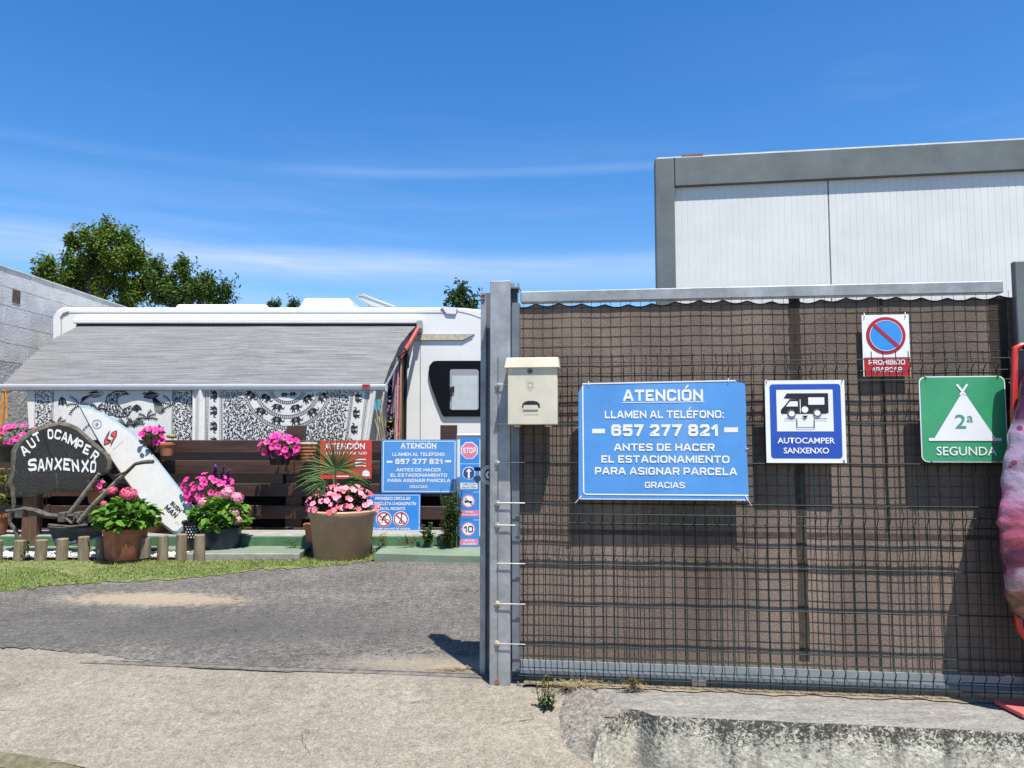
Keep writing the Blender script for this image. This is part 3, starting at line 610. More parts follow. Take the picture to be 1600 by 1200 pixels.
T1 = sheet('tapestry', 'white cotton hanging printed with palms, birds and a big cat under the awning', 'tapestry', ((41, 609), (300, 609), (302, 800), (55, 800)), TY)
p1 = Print(TY)
lx = lambda y: 56 - (y - 612) * .05
p1.scribble(lambda x, y: 57 < x + (y - 612) * .04 < 80, 50, 84, 613, 770, 3.9, 1, .8); p1.scribble(lambda x, y: 271 < x < 300, 268, 302, 613, 770, 3.7, 2, .8)
for xa, dx in ((55.5, -4), (82, -6), (84, -6), (269.3, -2), (271, -2), (299, -1), (301, -1)): p1.stroke([(xa, 611), (xa + dx * .5, 690), (xa + dx, 775)], .7)
def spray(cx, cy, n, L, seed, up=-1.57, sp=1.2, leaf=3):
    r = random.Random(seed)
    for i in range(n):
        a = up + sp * (i / (n - 1) - .5) * 2; pts = [(cx, cy)]; aa = a
        for k in range(6): pts.append((pts[-1][0] + math.cos(aa) * L / 6, pts[-1][1] + math.sin(aa) * L / 6)); aa += .16 * (1 if math.cos(a) > 0 else -1)
        p1.stroke(pts, .7)
        for (x, y) in pts[1:]:
            for sg in (-1, 1): p1.stroke([(x, y), (x + leaf * math.cos(aa + sg * 1.1), y + leaf * math.sin(aa + sg * 1.1))], .8)
for c_ in [(124, 634, 6, 20, 1, -1.57, 1.9), (124, 690, 2, 30, 2, -1.57, .1), (268, 634, 4, 20, 3, -2.2, 1.1), (90, 665, 5, 14, 4), (112, 678, 5, 12, 5), (230, 655, 5, 15, 6), (196, 668, 6, 16, 7, -1.57, .9), (208, 668, 5, 18, 8, -1.2, .5), (245, 676, 5, 12, 9), (96, 620, 4, 12, 10, 1.4, .8), (152, 640, 4, 12, 11, -.8, 1.2), (213, 632, 4, 10, 12, 1.5, 1.0), (160, 700, 6, 15, 13), (225, 700, 6, 14, 14)]:
    spray(*c_)
for cx, cy, f_ in ((150, 618, 1), (235, 619, -1), (236, 620, 1)):
    bd_ = [(cx - 12 * f_, cy), (cx - 4 * f_, cy - 4), (cx + 5 * f_, cy - 4.5), (cx + 9 * f_, cy - 6), (cx + 13 * f_, cy - 3.5), (cx + 9 * f_, cy - 2), (cx + 6 * f_, cy + 1.5), (cx - 3 * f_, cy + 3)]
    p1.stroke(bd_ + [bd_[0]], .9)
    for k_ in range(9): p1.stroke([(cx + (k_ * 1.9 - 9) * f_, cy - 2.6), (cx + (k_ * 1.9 - 10.5) * f_, cy + 2.2)], .7)
    for k_ in range(7): p1.stroke([(cx + (4 - k_) * f_, cy - 4), (cx + (1 - k_ * 2.2) * f_, cy - 9 + k_ * .8)], .8)
for i in range(9): p1.stroke([(238 + i * .7, 622), (241 + i * 1.7, 634), (243 + i * 1.9, 648 - abs(i - 4))], .8)
for i in range(6): p1.stroke([(139, 618), (130, 620 + i * 1.2), (126 + i, 624 + i)], .7)
# the curled big cat, as an outlined body of dense spots
cat = [(166, 650), (163, 634), (168, 618), (178, 612), (196, 612), (204, 616), (192, 616), (182, 622), (184, 632), (192, 640), (204, 634), (207, 640), (200, 650), (186, 652), (175, 648)]
p1.stroke(cat + [cat[0]], 1.1)
cp = [Vector((a_, b_)) for a_, b_ in cat]
p1.scribble(lambda x, y: inpoly(x, y, cp), 160, 210, 612, 655, 2.7, 6, .9)
p1.mb.build('printed_pattern', [INK, INKG], T1, kind='stuff')
T2 = sheet('tapestry', 'white cotton hanging printed with rings of black elephants under the awning', 'tapestry', ((318, 609), (587, 609), (560, 800), (314, 800)), TY - .02)
p2 = Print(TY - .02); cx0, cy0 = 449, 600
dist = lambda x, y: math.hypot(x - cx0, y - cy0)
RX = lambda y: 566 - (y - 612) * .13
p2.scribble(lambda x, y: dist(x, y) > 72 and x < RX(y) - 20, 350, 560, 613, 770, 3.5, 21, .85)
for r_ in (27, 31, 49, 53.5, 66, 70.5):
    pts = [(cx0 + r_ * math.cos(a), cy0 + r_ * math.sin(a)) for a in np.linspace(0.1 if r_ > 40 else .35, math.pi - (.1 if r_ > 40 else .35), 48)]; pts = [p_ for p_ in pts if p_[1] > 611]; p2.stroke(pts, .7)
for r_, n_ in ((29, 26), (51.2, 46), (68.3, 62)):
    for a in np.linspace(.2, math.pi - .2, n_):
        x, y = cx0 + r_ * math.cos(a), cy0 + r_ * math.sin(a)
        if y > 612: p2.stroke([(x - .9, y), (x + .9, y)], 1.1)
for a in (-72, -43, -15, 14, 42, 70): A_ = rad(90 - a); ele(p2, cx0 + 60 * math.cos(A_), cy0 + 59.5 * math.sin(A_), 8.3, rad(a) * .6)
for a in (-56, -22, 20, 55): A_ = rad(90 - a); ele(p2, cx0 + 40 * math.cos(A_), cy0 + 40 * math.sin(A_), 8.0, rad(a) * .6)
ele(p2, 445, 617, 5); ele(p2, 458, 616, 5)
for k in range(7): ele(p2, 334, 618 + k * 24.5, 7.5, rad(-90)); ele(p2, 560 - k * 3.3, 621 + k * 24.5, 7.2, rad(90))
for x_ in (321, 325.5, 344, 348.5):
    p2.stroke([(x_, 611), (x_ - 1.5, 775)], .6)
for x_ in (0, 4.5, -19, -23): p2.stroke([(RX(612) + x_ + 6, 611), (RX(775) + x_ + 6, 775)], .6)
for k in range(48):
    y = 613 + k * 3.3
    for x_ in (323, 346, RX(y) + 8.2, RX(y) - 15): p2.stroke([(x_ - .9, y), (x_ + .9, y)], 1.3)
p2.mb.build('printed_pattern', [INK, INKG], T2, kind='stuff')
# plain white hem cloth between
T3 = thing('white_curtain', 'plain white gathered cloth strip between the two printed hangings', 'curtain', P(312, 609, TY - .01))
MB().grid(lambda u, v: P(301 + 22 * u - 1.5 * v, 609 + 190 * v, TY - .035 + .018 * math.sin(u * 9 + v)), 24, 6).build('cloth', CLW, T3, smooth=2)
T4 = thing('white_curtain', 'narrow folded white cloth at the right edge of the elephant hanging', 'curtain', P(585, 609, TY - .03))
MB().grid(lambda u, v: P(579 + 9 * u - 26 * v, 611 + 180 * v, TY - .05 + .016 * math.sin(u * 7)), 12, 6).build('cloth', CLW, T4, smooth=2)
# colourful cloths hanging at the camper door
PC = [mat('cloth_' + n_, c_, .85, .12, 12, .3, 60) for n_, c_ in (('black', (.012, .012, .014)), ('mauve', (.30, .16, .30)), ('ochre', (.42, .35, .12)), ('pink', (.55, .16, .24)), ('cream', (.55, .47, .34)), ('teal', (.08, .34, .42)), ('olive', (.10, .11, .04)))]
HC = thing('hanging_cloths', 'dark patterned cloths with mauve and yellow figures hung beside the camper door', 'cloth', P(622, 600, 9.4))
q = MB(); q.grid(lambda u, v: P(600 + 27 * u + 6 * (1 - v) * (1 - u), 560 + 35 * (1 - u) * 1.0 + (225 - 35 * (1 - u)) * v, 9.3 + .03 * math.sin(u * 9)), 20, 10); q.build('dark_cloth', PC[0], HC, smooth=2)
pr = Print(9.3); r = random.Random(12)
for _ in range(62):
    x, y = r.uniform(604, 624), r.uniform(575, 698)
    if y < 560 + (624 - x) * 1.6: continue
    pr.mb.mi = r.choice([0, 0, 1, 2, 3, 3, 4]); a = r.uniform(0, 6); pts = [(x, y)]
    for _k in range(5): pts.append((max(602, min(626, pts[-1][0] + math.cos(a) * 2.2)), pts[-1][1] + math.sin(a) * 2.2)); a += r.uniform(.2, .8)
    pr.stroke(pts, r.uniform(.6, 1.5), .05)
pr.mb.build('printed_pattern', [PC[1], PC[2], PC[3], PC[4], PC[5]], HC, kind='stuff')
for i, (xa, wd, m_) in enumerate([(612, 6, 1), (618, 4, 4), (622, 5, 3), (626, 3, 2), (629, 3, 6)]):
    q = MB(); q.grid(lambda u, v: P(xa + wd * u - 2 * v + (622 - xa) * .3 * (1 - v), 552 + 22 * (1 if i == 0 else .3) + (72 if i == 0 else 135) * v, 9.22 + .02 * i + .02 * math.sin(u * 6)), 8, 8)
    q.build('scarf', PC[m_], HC, smooth=2)
MB().tube([P(622, 556, 9.1), P(632, 540 + 4, 9.3), P(638, 556, 9.4), P(638, 575, 9.4)], .012).build('dark_strap', BLK, HC)
BS = thing('bamboo_sticks', 'bundle of pale and yellow sticks leaning under the awning end', 'sticks', P(592, 690, 8.5))
for a, b_, m_ in [((600, 612), (587, 700), 4), ((591, 650), (600, 700), 2), ((588, 640), (594, 700), 4), ((596, 620), (600, 700), 2), ((586, 655), (597, 700), 4), ((593, 640), (604, 700), 2), ((584, 650), (590, 700), 6)]:
    MB().tube([P(*a, 8.42), P(*b_, 8.46)], .011 if m_ == 4 and a[0] == 600 else .005, 6).build('stick', PC[m_], BS)
q = MB()
q.grid(lambda u, v: P(585 + 10 * u, 624 + 16 * v, 8.45 + .01 * math.sin(u * 8)), 6, 4); q.build('teal_rag', PC[5], BS)
OP = thing('awning_leg', 'orange wooden prop with hanging hook at the left end of the awning', 'prop', P(3, 690, AY))
OW = mat('orange_wood', (.55, .24, .05), .5, .15, 20)
MB().tube([P(6, 609, AY - .03), P(1, 680, AY - .03), P(-6, 830, AY - .03)], .018, 8).build('pole', OW, OP)
MB().tube([P(9, 611, AY - .04), P(11, 640, AY - .04), P(10, 654, AY - .04)], [.012, .009, .02], 8).build('hook', OW, OP)
MB().tube([P(2, 611.5, AY - .04), P(16, 611.5, AY - .04)], .012, 6).build('crossbar', RUST, OP)

# ------------------------------------------------------------------ container building
CD = Vector((1, -.146, 0)).normalized(); CN = Vector((.146, 1, 0)).normalized(); C0 = P(1023, 247, 5.2); C0.z = 0; UZ = Vector((0, 0, 1))
def CPt(px, py, off=0): return PL(px, py, C0 + CN * off, CN)
ztc = CPt(1023, 247).z; zbm = CPt(1056, 291).z
CT = thing('site_cabin', 'white ribbed-panel site cabin with grey steel frame behind the gate', 'cabin', C0)
CFR = mat('cabin_frame_grey', (.115, .138, .142), .55, .10, 4, .15, 60, grime=((.30, .32, .31), 6, .66, .82, (1, 1, .5)))
CPN = mat('cabin_panel', (.68, .70, .68), .4, .03, 3)
XL = (CPt(1055, 350) - C0).dot(CD)
bevel(MB().obox(C0, CD, CN, UZ, (0, XL), (0, .15), (.0, ztc)).build('corner_post', CFR, CT), .008, 2)
bevel(MB().obox(C0, CD, CN, UZ, (XL + .002, 6.0), (.0, .15), (zbm, ztc - .002)).build('roof_beam', CFR, CT), .006, 2)
MB().obox(C0, CD, CN, UZ, (0.02, 6.0), (.012, .16), (ztc, ztc + .007)).build('roof_flashing', mat('flashing', (.7, .71, .7), .5, .1, 10), CT)
MB().obox(C0, CD, CN, UZ, (XL, 6.0), (-.0, .15), (0, .18)).build('floor_beam', CFR, CT)
MB().hexa([C0 + CD * a + CN * b_ + UZ * c for c in (.1, ztc - .01) for a, b_ in ((.02, .165), (6, .165), (6, 2.4), (.5, 2.4))]).build('shell', CPN, CT)
spl = (CPt(1298, 350) - C0).dot(CD)
OFF = .034
def panel(s0, s1):
    q = MB(); s = s0; prof = []
    while s < s1 - .001:
        e = min(s + .0445, s1); prof += [(s, OFF), (e - .005, OFF), (e - .004, OFF + .0012), (e - .001, OFF + .0012)]; s = e
    vs = []; fs = []
    for i, (a, o_) in enumerate(prof): vs += [C0 + CD * a + CN * o_ + UZ * .18, C0 + CD * a + CN * o_ + UZ * (zbm + .01)]
    for i in range(len(prof) - 1): fs.append((2 * i, 2 * i + 2, 2 * i + 3, 2 * i + 1))
    q.add(vs, fs).build('wall_panel', CPN, CT)
s = XL + .002; cuts = [s, spl - .003, spl + .003 + 1.15, spl + 2.32, spl + 3.5, 5.99]
panel(cuts[0], spl - .004)
for a, b_ in ((spl + .004, spl + 2.3), (spl + 2.308, 5.4)): panel(a, b_)
for a in (spl, spl + 2.304): MB().obox(C0, CD, CN, UZ, (a - .0035, a + .0035), (OFF + .002, OFF + .02), (.18, zbm)).build('panel_joint', GALVD, CT)
MB().obox(C0, CD, CN, UZ, (.19, .34), (.01, .05), (ztc + .007, ztc + .019)).build('rusty_bracket', RUST, CT)

# ------------------------------------------------------------------ posts and sliding gate
def gbox(s0, s1, o0, o1, z0, z1): return MB().obox(G0, GD, GN, UZ, (s0, s1), (o0, o1), (z0, z1))
sA = (GP(765, 700) - G0).dot(GD); sB = (GP(797, 700) - G0).dot(GD); zP = GP(780, 438).z
GPst = thing('gate_post', 'galvanised square steel post with rust spots holding the cream mailbox', 'post', GL((sA + sB) / 2, 0))
bevel(gbox(sA, sB, .004, .092, -.08, zP).build('post_tube', GALV, GPst), .004, 2)
gbox(sA + .036, sA + .040, .001, .006, .02, zP - .35).build('clamp_strip', GALVD, GPst)
gbox(sB - .01, sB + .04, .02, .10, zP - .035, zP - .028).build('guide_bracket', GALVD, GPst)
gbox(sB + .002, sB + .028, .035, .08, zP - .11, zP - .036).build('guide_block', BLK, GPst)
for d in (.008, .03): MB().tube([GL(sB + d + .004, zP - .05, .05), GL(sB + d + .004, zP - .003, .05)], .006, 8).build('guide_bolt', STEEL, GPst)
MB().tube([GL(sA + .036, .01, .001), GL(sA + .036, .01, .006)], .011, 10).build('rust_spot', RUST, GPst)
# rear post
sC = (GP(751, 700, .14) - G0).dot(GD); sD = (GP(768, 700, .14) - G0).dot(GD)
RP = thing('catch_post', 'slimmer galvanised channel post just behind the mailbox post', 'post', GL(sC, 0, .14))
zq = GP(757, 457, .14).z
bevel(gbox(sC, sC + .026, .13, .20, -.08, zq).build('channel_front', GALV, RP), .002)
gbox(sC + .026, sD + .03, .155, .20, -.08, zq).build('channel_web', GALVD, RP)
MB().tube([GL(sC + .006, zq - .014, .127), GL(sC + .02, zq - .014, .127)], .005).build('catch_pin', RUST, RP)
MB().tube([GL(sC + .006, zq - .035, .127), GL(sC + .02, zq - .035, .127)], .005).build('catch_pin', RUST, RP)
st = thing('round_sticker', 'round white sticker with grey emblem on the galvanised channel post', 'sticker', GP(760, 742, .128))
def ring(mb, c, r0, r1, d=0, n=32, a0=0, a1=360, ax=None, az=None):
    ax = ax or GD; az = az or UZ; vs = []
    for i in range(n + 1):
        a = rad(a0 + (a1 - a0) * i / n); e = ax * math.cos(a) + az * math.sin(a); vs += [c + e * r0, c + e * r1]
    mb.add(vs, [(2 * i, 2 * i + 1, 2 * i + 3, 2 * i + 2) for i in range(n)]); return mb
c = GP(765.5, 742, .1285); ring(ring(MB(), c, .040, .045, a0=95, a1=265), c, .031, .035, a0=95, a1=265).build('outer_ring', WHITE, st)
ring(MB(), c, .010, .02, a0=110, a1=250, n=6).build('emblem', WHITE, st)
hk = thing('gate_catch', 'black gate catch sticking out from the channel post over the sign', 'catch', GP(745, 735, .16))
MB().tube([GP(753, 733, .17), GP(741, 733, .17)], .009, 8).build('catch_bar', BLK, hk)
MB().slab([GP(x, y, .165) for x, y in [(739, 745), (748, 743), (750, 750), (745, 756), (741, 750)]], GN * .03).build('catch_tongue', GALVD, hk)
# right post
rp = thing('gate_post', 'tall grey post at the far right end of the gate', 'post', GP(1592, 1085, .0))
sR = (GP(1584, 500, -.01) - G0).dot(GD)
bevel(gbox(sR + .012, sR + .13, -.012, .02, .0, GP(1584, 408, -.01).z).build('post_tube', CFR, rp), .004)
# gate
SG = thing('sliding_gate', 'sliding gate of square wire mesh covered with brown shade cloth', 'gate', GL(1.1, 0, .06))
zT0 = GP(900, 453, .03).z
sL = .035; sE = sR - .01
gbox(sL, sE, .035, .085, zT0 - .052, zT0).build('top_rail', GALV, SG); bevel(SG.children[-1], .004)
gbox(sL - .036, sL - .004, .018, .085, .055, zT0 - .055).build('end_stile', GALVD, SG)  # darker galvanised tone stands in for the deep shade beside the post
zb1 = GP(900, 1036, .03).z
gbox(sL, sE + .3, .045, .085, .045, .098).build('bottom_rail', mat('galvanised_light', (.29, .33, .345), .45, .08, 7, metal=.3), SG)
gbox(sL, sE + .3, .030, .044, .045, .058).build('bottom_flange', GALVD, SG)
for s in (.78,): gbox(s, s + .06, .05, .08, .01, .044).build('wheel_bracket', STEEL, SG)
q = MB(); s = sL + .012
while s < sE + .25: q.tube([GL(s, .10, .0515), GL(s + R.uniform(-.002, .002), zT0 - .04, .0515)], .0010, 4); s += .0445
z = .12
while z < zT0 - .05: q.tube([GL(sL, z, .0522), GL(sE + .25, z, .0522)], .0010, 4); z += .0445
q.build('wire_grid', WDARK, SG, kind='stuff')
CLO = mat('shade_cloth', (.18, .135, .105), .95, .10, 3, .8, 260, stretch=(1, 1, .35), grime=((.31, .25, .20), 230, .56, .66, (1, 1, .45)))
t = CLO.node_tree; b = t.nodes['Principled BSDF']; prev = b.inputs['Base Color'].links[0].from_socket
nn = N(t, 'ShaderNodeTexNoise'); nn.inputs['Scale'].default_value = 2.2; nn.inputs['Detail'].default_value = 4; ge = N(t, 'ShaderNodeNewGeometry'); nm = N(t, 'ShaderNodeMapping'); nm.inputs['Scale'].default_value = (1.5, 1.5, .5); t.links.new(ge.outputs['Position'], nm.inputs[0]); t.links.new(nm.outputs[0], nn.inputs['Vector'])
mr = N(t, 'ShaderNodeMapRange'); mr.inputs[1].default_value = .35; mr.inputs[2].default_value = .65; mr.inputs[3].default_value = .68; mr.inputs[4].default_value = 1.22; t.links.new(nn.outputs[0], mr.inputs[0])
hv = N(t, 'ShaderNodeHueSaturation'); t.links.new(prev, hv.inputs['Color']); t.links.new(mr.outputs[0], hv.inputs['Value']); t.links.new(hv.outputs[0], b.inputs['Base Color'])
zc = zT0 - .062
def clofs(s, z): return .0535 + .0006 * math.sin(s * 23 + z * 3) + .0007 * math.sin(s * 5.3) * math.sin(z * 2.2)
def clo(u, v):
    s = sL - .02 + (sE + .28 - sL) * u; sc_ = abs(math.sin(s * math.pi / .105)); ztop = zc - .018 * (1 - sc_) * 0 - .014 * sc_ + .006 * math.sin(s * 9)
    zb = .088 + .008 * math.sin(s * 7) + .004 * math.sin(s * 31); z = zb + (ztop - zb) * v; return GL(s, z, clofs(s, z))
MB().grid(clo, 260, 30).build('shade_cloth', CLO, SG, smooth=2)
q = MB(); s = sL
pts = []
while s < sE + .2: sc_ = abs(math.sin(s * math.pi / .105)); pts.append(GL(s, zc - .014 * sc_ + .006 * math.sin(s * 9), clofs(s, zc) - .003)); s += .0105
q.tube(pts, .0026, 4).build('edge_cord', BLK, SG)
CLD = mat('shade_cloth_double', (.035, .026, .020), .95, .15, 30, .5, 200)
def seam(px0, px1, py0, py1, m, o=.0016, name='cloth_seam'):
    s0, s1 = (GP(px0, 700, .05) - G0).dot(GD), (GP(px1, 700, .05) - G0).dot(GD); za, zb_ = GP((px0 + px1) / 2, py0, .05).z, GP((px0 + px1) / 2, py1, .05).z
    MB().grid(lambda u, v: (lambda s, z: GL(s, z, clofs(s, z) - o))(s0 + (s1 - s0) * u + .002 * math.sin(v * 30), za + (zb_ - za) * v), 12 if px1 - px0 < 60 else 120, 20 if py1 - py0 > 60 else 2).build(name, m, SG)
seam(1238, 1256, 466, 600, CLD); seam(1241, 1257, 600, 1032, mat('shade_cloth_overlap', (.055, .04, .031), .95, .2, 30, .5, 200)); seam(1382, 1387, 466, 830, CLD)
seam(803, 1560, 831, 838, mat('cloth_hem', (.07, .05, .04), .95, .2, 60, .5, 200), name='cloth_hem'); seam(1555, 1584, 466, 640, CLD)

# ------------------------------------------------------------------ green welded wire fence in front
WF = thing('wire_fence', 'dark green welded wire fence panel with folded rows in front of the gate', 'fence', GL(1.1, .0, -.01))
zz = lambda py: GP(900, py).z
ZH = [zz(y) for y in (567, 584, 598, 662, 723, 786, 802, 817, 882, 946, 1011, 1027, 1044, 1058)]
ztip = zz(555); zbot = zz(1072); zbot = max(zbot, .018)
fold = [(zz(567), 0), (zz(576), -.022), (zz(584), 0), (zz(786), 0), (zz(802), -.022), (zz(817), 0), (zz(1027), 0), (zz(1036), -.02), (zz(1046), 0)]
zs = [(ztip, 0)] + fold + [(zbot + .012, 0), (zbot, .012)]
def fo(z):
    for (a, oa), (b_, ob) in zip(zs, zs[1:]):
        if b_ <= z <= a: return oa + (ob - oa) * (a - z) / (a - b_)
    return 0
q = MB().tube([Vector((0, o_, z)) for z, o_ in zs], .0021, 5).mesh('vertical_wire', WGREEN, True)
S0 = (GP(817, 700) - G0).dot(GD); S1 = 2.75; s = S0
rz = -TH
i = 0
while s < S1:
    inst(q, 'vertical_wire', WF, GL(s, 0, 0) - WF.location, (0, R.uniform(-.0012, .0012), rz)); s += .05; i += 1
hw = MB().tube([Vector((S0 - .02, 0, 0)), Vector((S1, 0, 0))], .0022, 5).mesh('horizontal_wire', WGREEN, True)
for z in ZH: inst(hw, 'horizontal_wire', WF, GL(0, z, fo(z) - .005) - WF.location, (0, 0, rz))
tie = MB().tube([Vector((sA + .036, 0, 0)), Vector((S0 + .01, 0, 0))], .0022, 5).mesh('tie_wire', STEEL, True)
wsh = MB().lathe((0, 0, 0), [(.001, 0), (.0125, 0), (.0125, .003), (.006, .004), (.006, .009), (.001, .010)], 14).mesh('washer_bolt', STEEL, True)
wsr = wsh.copy(); wsr.materials.clear(); wsr.materials.append(mat('rusty_washer', (.50, .40, .24), .6, .25, 90))
for k, (py, rusty) in enumerate([(600, 0), (723, 0), (787, 0), (822, 0), (946, 1), (1009, 1)]):
    z = zz(py)
    inst(tie, 'tie_wire', WF, GL(0, z + .001, -.008) - WF.location, (0, 0, rz)); inst(wsr if rusty else wsh, 'washer_bolt', WF, GL(sA + .036, z, .002) - WF.location, (math.pi / 2, 0, rz))
inst(tie, 'tie_wire', WF, GL(0, zz(882), -.008) - WF.location, (0, 0, rz)); inst(tie, 'tie_wire', WF, GL(0, zz(662), -.008) - WF.location, (0, 0, rz))

# ------------------------------------------------------------------ signs
def textmesh(body, bold=0.0):
    cu = bpy.data.curves.new('lettering', 'FONT'); cu.body = body; cu.resolution_u = 3; cu.offset = bold; cu.size = 1; cu.fill_mode = 'FRONT'
    o = bpy.data.objects.new('tmp_text', cu); C.objects.link(o)
    dg = bpy.context.evaluated_depsgraph_get(); me = bpy.data.meshes.new_from_object(o.evaluated_get(dg)); bpy.data.objects.remove(o); return me
_H = textmesh('H'); _c = [v.co.y for v in _H.vertices]; CAP = max(_c) - min(_c)
SF = {'A': ([[(0, 0), (.40, 1), (.60, 1), (1, 0)], [(.2, .28), (.8, .28)]], 1.05), 'B': ([[(0, 0), (0, 1), (.8, 1), (.94, .87), (.94, .66), (.8, .52), (0, .52)], [(.7, .52), (.86, .5), (1, .36), (1, .14), (.86, 0), (0, 0)]], .95),
'C': ([[(1, .73), (1, .86), (.84, 1), (.16, 1), (0, .84), (0, .16), (.16, 0), (.84, 0), (1, .14), (1, .27)]], .95), 'D': ([[(.3, 0), (0, 0), (0, 1), (.8, 1), (1, .82), (1, .18), (.8, 0), (.3, 0)]], .97), 'E': ([[(1, 1), (0, 1), (0, 0), (1, 0)], [(.1, .5), (.9, .5)]], .85),
'F': ([[(1, 1), (0, 1), (0, 0)], [(.1, .48), (.85, .48)]], .82), 'G': ([[(1, .72), (1, .84), (.84, 1), (.16, 1), (0, .84), (0, .16), (.16, 0), (.84, 0), (1, .16), (1, .45), (.62, .45)]], .97), 'H': ([[(0, 0), (0, 1)], [(1, 0), (1, 1)], [(.1, .5), (.9, .5)]], .97), 'I': ([[(.5, 0), (.5, 1)]], .0),
'L': ([[(0, 1), (0, 0), (1, 0)]], .8), 'M': ([[(0, 0), (0, 1)], [(.04, .95), (.5, .12), (.96, .95)], [(1, 1), (1, 0)]], 1.2), 'N': ([[(0, 0), (0, 1)], [(.03, .93), (.97, .07)], [(1, 1), (1, 0)]], 1.0), 'O': ([[(.5, 0), (.16, 0), (0, .16), (0, .84), (.16, 1), (.84, 1), (1, .84), (1, .16), (.84, 0), (.5, 0)]], 1.0),
'P': ([[(0, 0), (0, 1), (.84, 1), (1, .86), (1, .52), (.84, .38), (.1, .38)]], .92), 'R': ([[(0, 0), (0, 1), (.84, 1), (1, .87), (1, .58), (.84, .44), (.1, .44)], [(.62, .42), (.95, 0)]], .95), 'S': ([[(1, .80), (1, .88), (.86, 1), (.14, 1), (0, .86), (0, .66), (.14, .54), (.86, .46), (1, .34), (1, .14), (.86, 0), (.14, 0), (0, .12), (0, .20)]], .93),
'T': ([[(0, 1), (1, 1)], [(.5, .9), (.5, 0)]], .95), 'U': ([[(0, 1), (0, .16), (.16, 0), (.84, 0), (1, .16), (1, 1)]], .97), 'V': ([[(0, 1), (.42, 0), (.58, 0), (1, 1)]], 1.0), 'X': ([[(0, 0), (1, 1)], [(0, 1), (1, 0)]], 1.0), 'Y': ([[(0, 1), (.5, .45), (1, 1)], [(.5, .4), (.5, 0)]], 1.0), ':': ([[(.5, 0), (.5, .09)], [(.5, .55), (.5, .76)]], 0),
'0': ([[(.5, 0), (.16, 0), (0, .16), (0, .84), (.16, 1), (.84, 1), (1, .84), (1, .16), (.84, 0), (.5, 0)]], .9), '1': ([[(0, .72), (.72, .98), (.9, .98), (.9, 0)]], .58), '2': ([[(0, .74), (0, .86), (.14, 1), (.86, 1), (1, .86), (1, .66), (.86, .54), (0, .06), (0, 0), (1, 0)]], .85), '5': ([[(1, 1), (.04, 1), (0, .56), (.86, .6), (1, .46), (1, .14), (.86, 0), (.14, 0), (0, .12), (0, .18)]], .85),
'6': ([[(1, .86), (.86, 1), (.14, 1), (0, .86), (0, .14), (.14, 0), (.86, 0), (1, .14), (1, .44), (.86, .57), (.1, .57)]], .88), '7': ([[(0, 1), (1, 1), (.35, 0)]], .82), '8': ([[(.5, .52), (.16, .52), (.04, .66), (.04, .88), (.16, 1), (.84, 1), (.96, .88), (.96, .66), (.84, .52), (.5, .52)], [(.4, .52), (.14, .5), (0, .36), (0, .14), (.14, 0), (.86, 0), (1, .14), (1, .36), (.86, .5), (.6, .52)]], .88), 'a': ([[(.1, .6), (.9, .6), (1, .5), (1, 0), (.1, 0), (0, .1), (0, .25), (.1, .33), (1, .33)]], .6)}
ACC = {'Ó': 'O', 'É': 'E', 'Í': 'I'}
def layout(body, t_, gap=.16):
    # a heavy squared sans drawn as strokes; returns strips of (left, right) points in cap-height units and the total width
    x = 0; strips = []
    for ch in body:
        if ch == ' ': x += .42; continue
        base = ACC.get(ch, ch); g, wd = SF[base]; w_ = max(wd - t_, 0)
        f = lambda p: (x + t_ / 2 + (p[0] * w_ if wd else 0), t_ / 2 + p[1] * (1 - t_))
        gl = [[f(p) for p in pl] for pl in g]
        if ch in ACC: gl.append([(x + (w_ + t_) / 2 - .02, 1.16), (x + (w_ + t_) / 2 + .12, 1.30)])
        raw = g
        for gi, pl in enumerate(gl):
            n = len(pl); closed = pl[0] == pl[-1]; l = []; r_ = []; tt = t_ if not (ch in ACC and pl is gl[-1]) else t_ * .6
            for i, p in enumerate(pl):
                a = Vector(pl[i - 1]) if i > 0 else (Vector(pl[-2]) if closed else None); b2 = Vector(pl[i + 1]) if i < n - 1 else (Vector(pl[1]) if closed else None); p = Vector(p)
                d1 = (p - a).normalized() if a is not None else None; d2 = (b2 - p).normalized() if b2 is not None else None
                if d1 is None:
                    d1 = d2; e_ = raw[gi][0] if gi < len(raw) else (0, 0); p = p - d2 * t_ / 2 * (1 if (abs(d2.x) > .3 and e_[0] in (0, 1)) or (abs(d2.y) > .3 and e_[1] in (0, 1)) else 0)
                elif d2 is None:
                    d2 = d1; e_ = raw[gi][-1] if gi < len(raw) else (0, 0); p = p + d1 * t_ / 2 * (1 if (abs(d1.x) > .3 and e_[0] in (0, 1)) or (abs(d1.y) > .3 and e_[1] in (0, 1)) else 0)
                n1 = Vector((-d1.y, d1.x)); n2 = Vector((-d2.y, d2.x)); m_ = (n1 + n2); m_ = m_.normalized() if m_.length > .01 else n1; k = tt / 2 / max(.5, m_.dot(n1)); l.append(p + m_ * k); r_.append(p - m_ * k)
            strips.append((l, r_))
        x += (w_ + t_) + gap
    return strips, x - gap
def strokemesh(body, t_, place):
    strips, W_ = layout(body, t_); q = MB()
    for k, (l, r_) in enumerate(strips):
        n = len(l); q.add([place(p.x / W_, p.y, k % 7) for p in l + r_], [(i, i + 1, n + i + 1, n + i) for i in range(n - 1)])
    return q
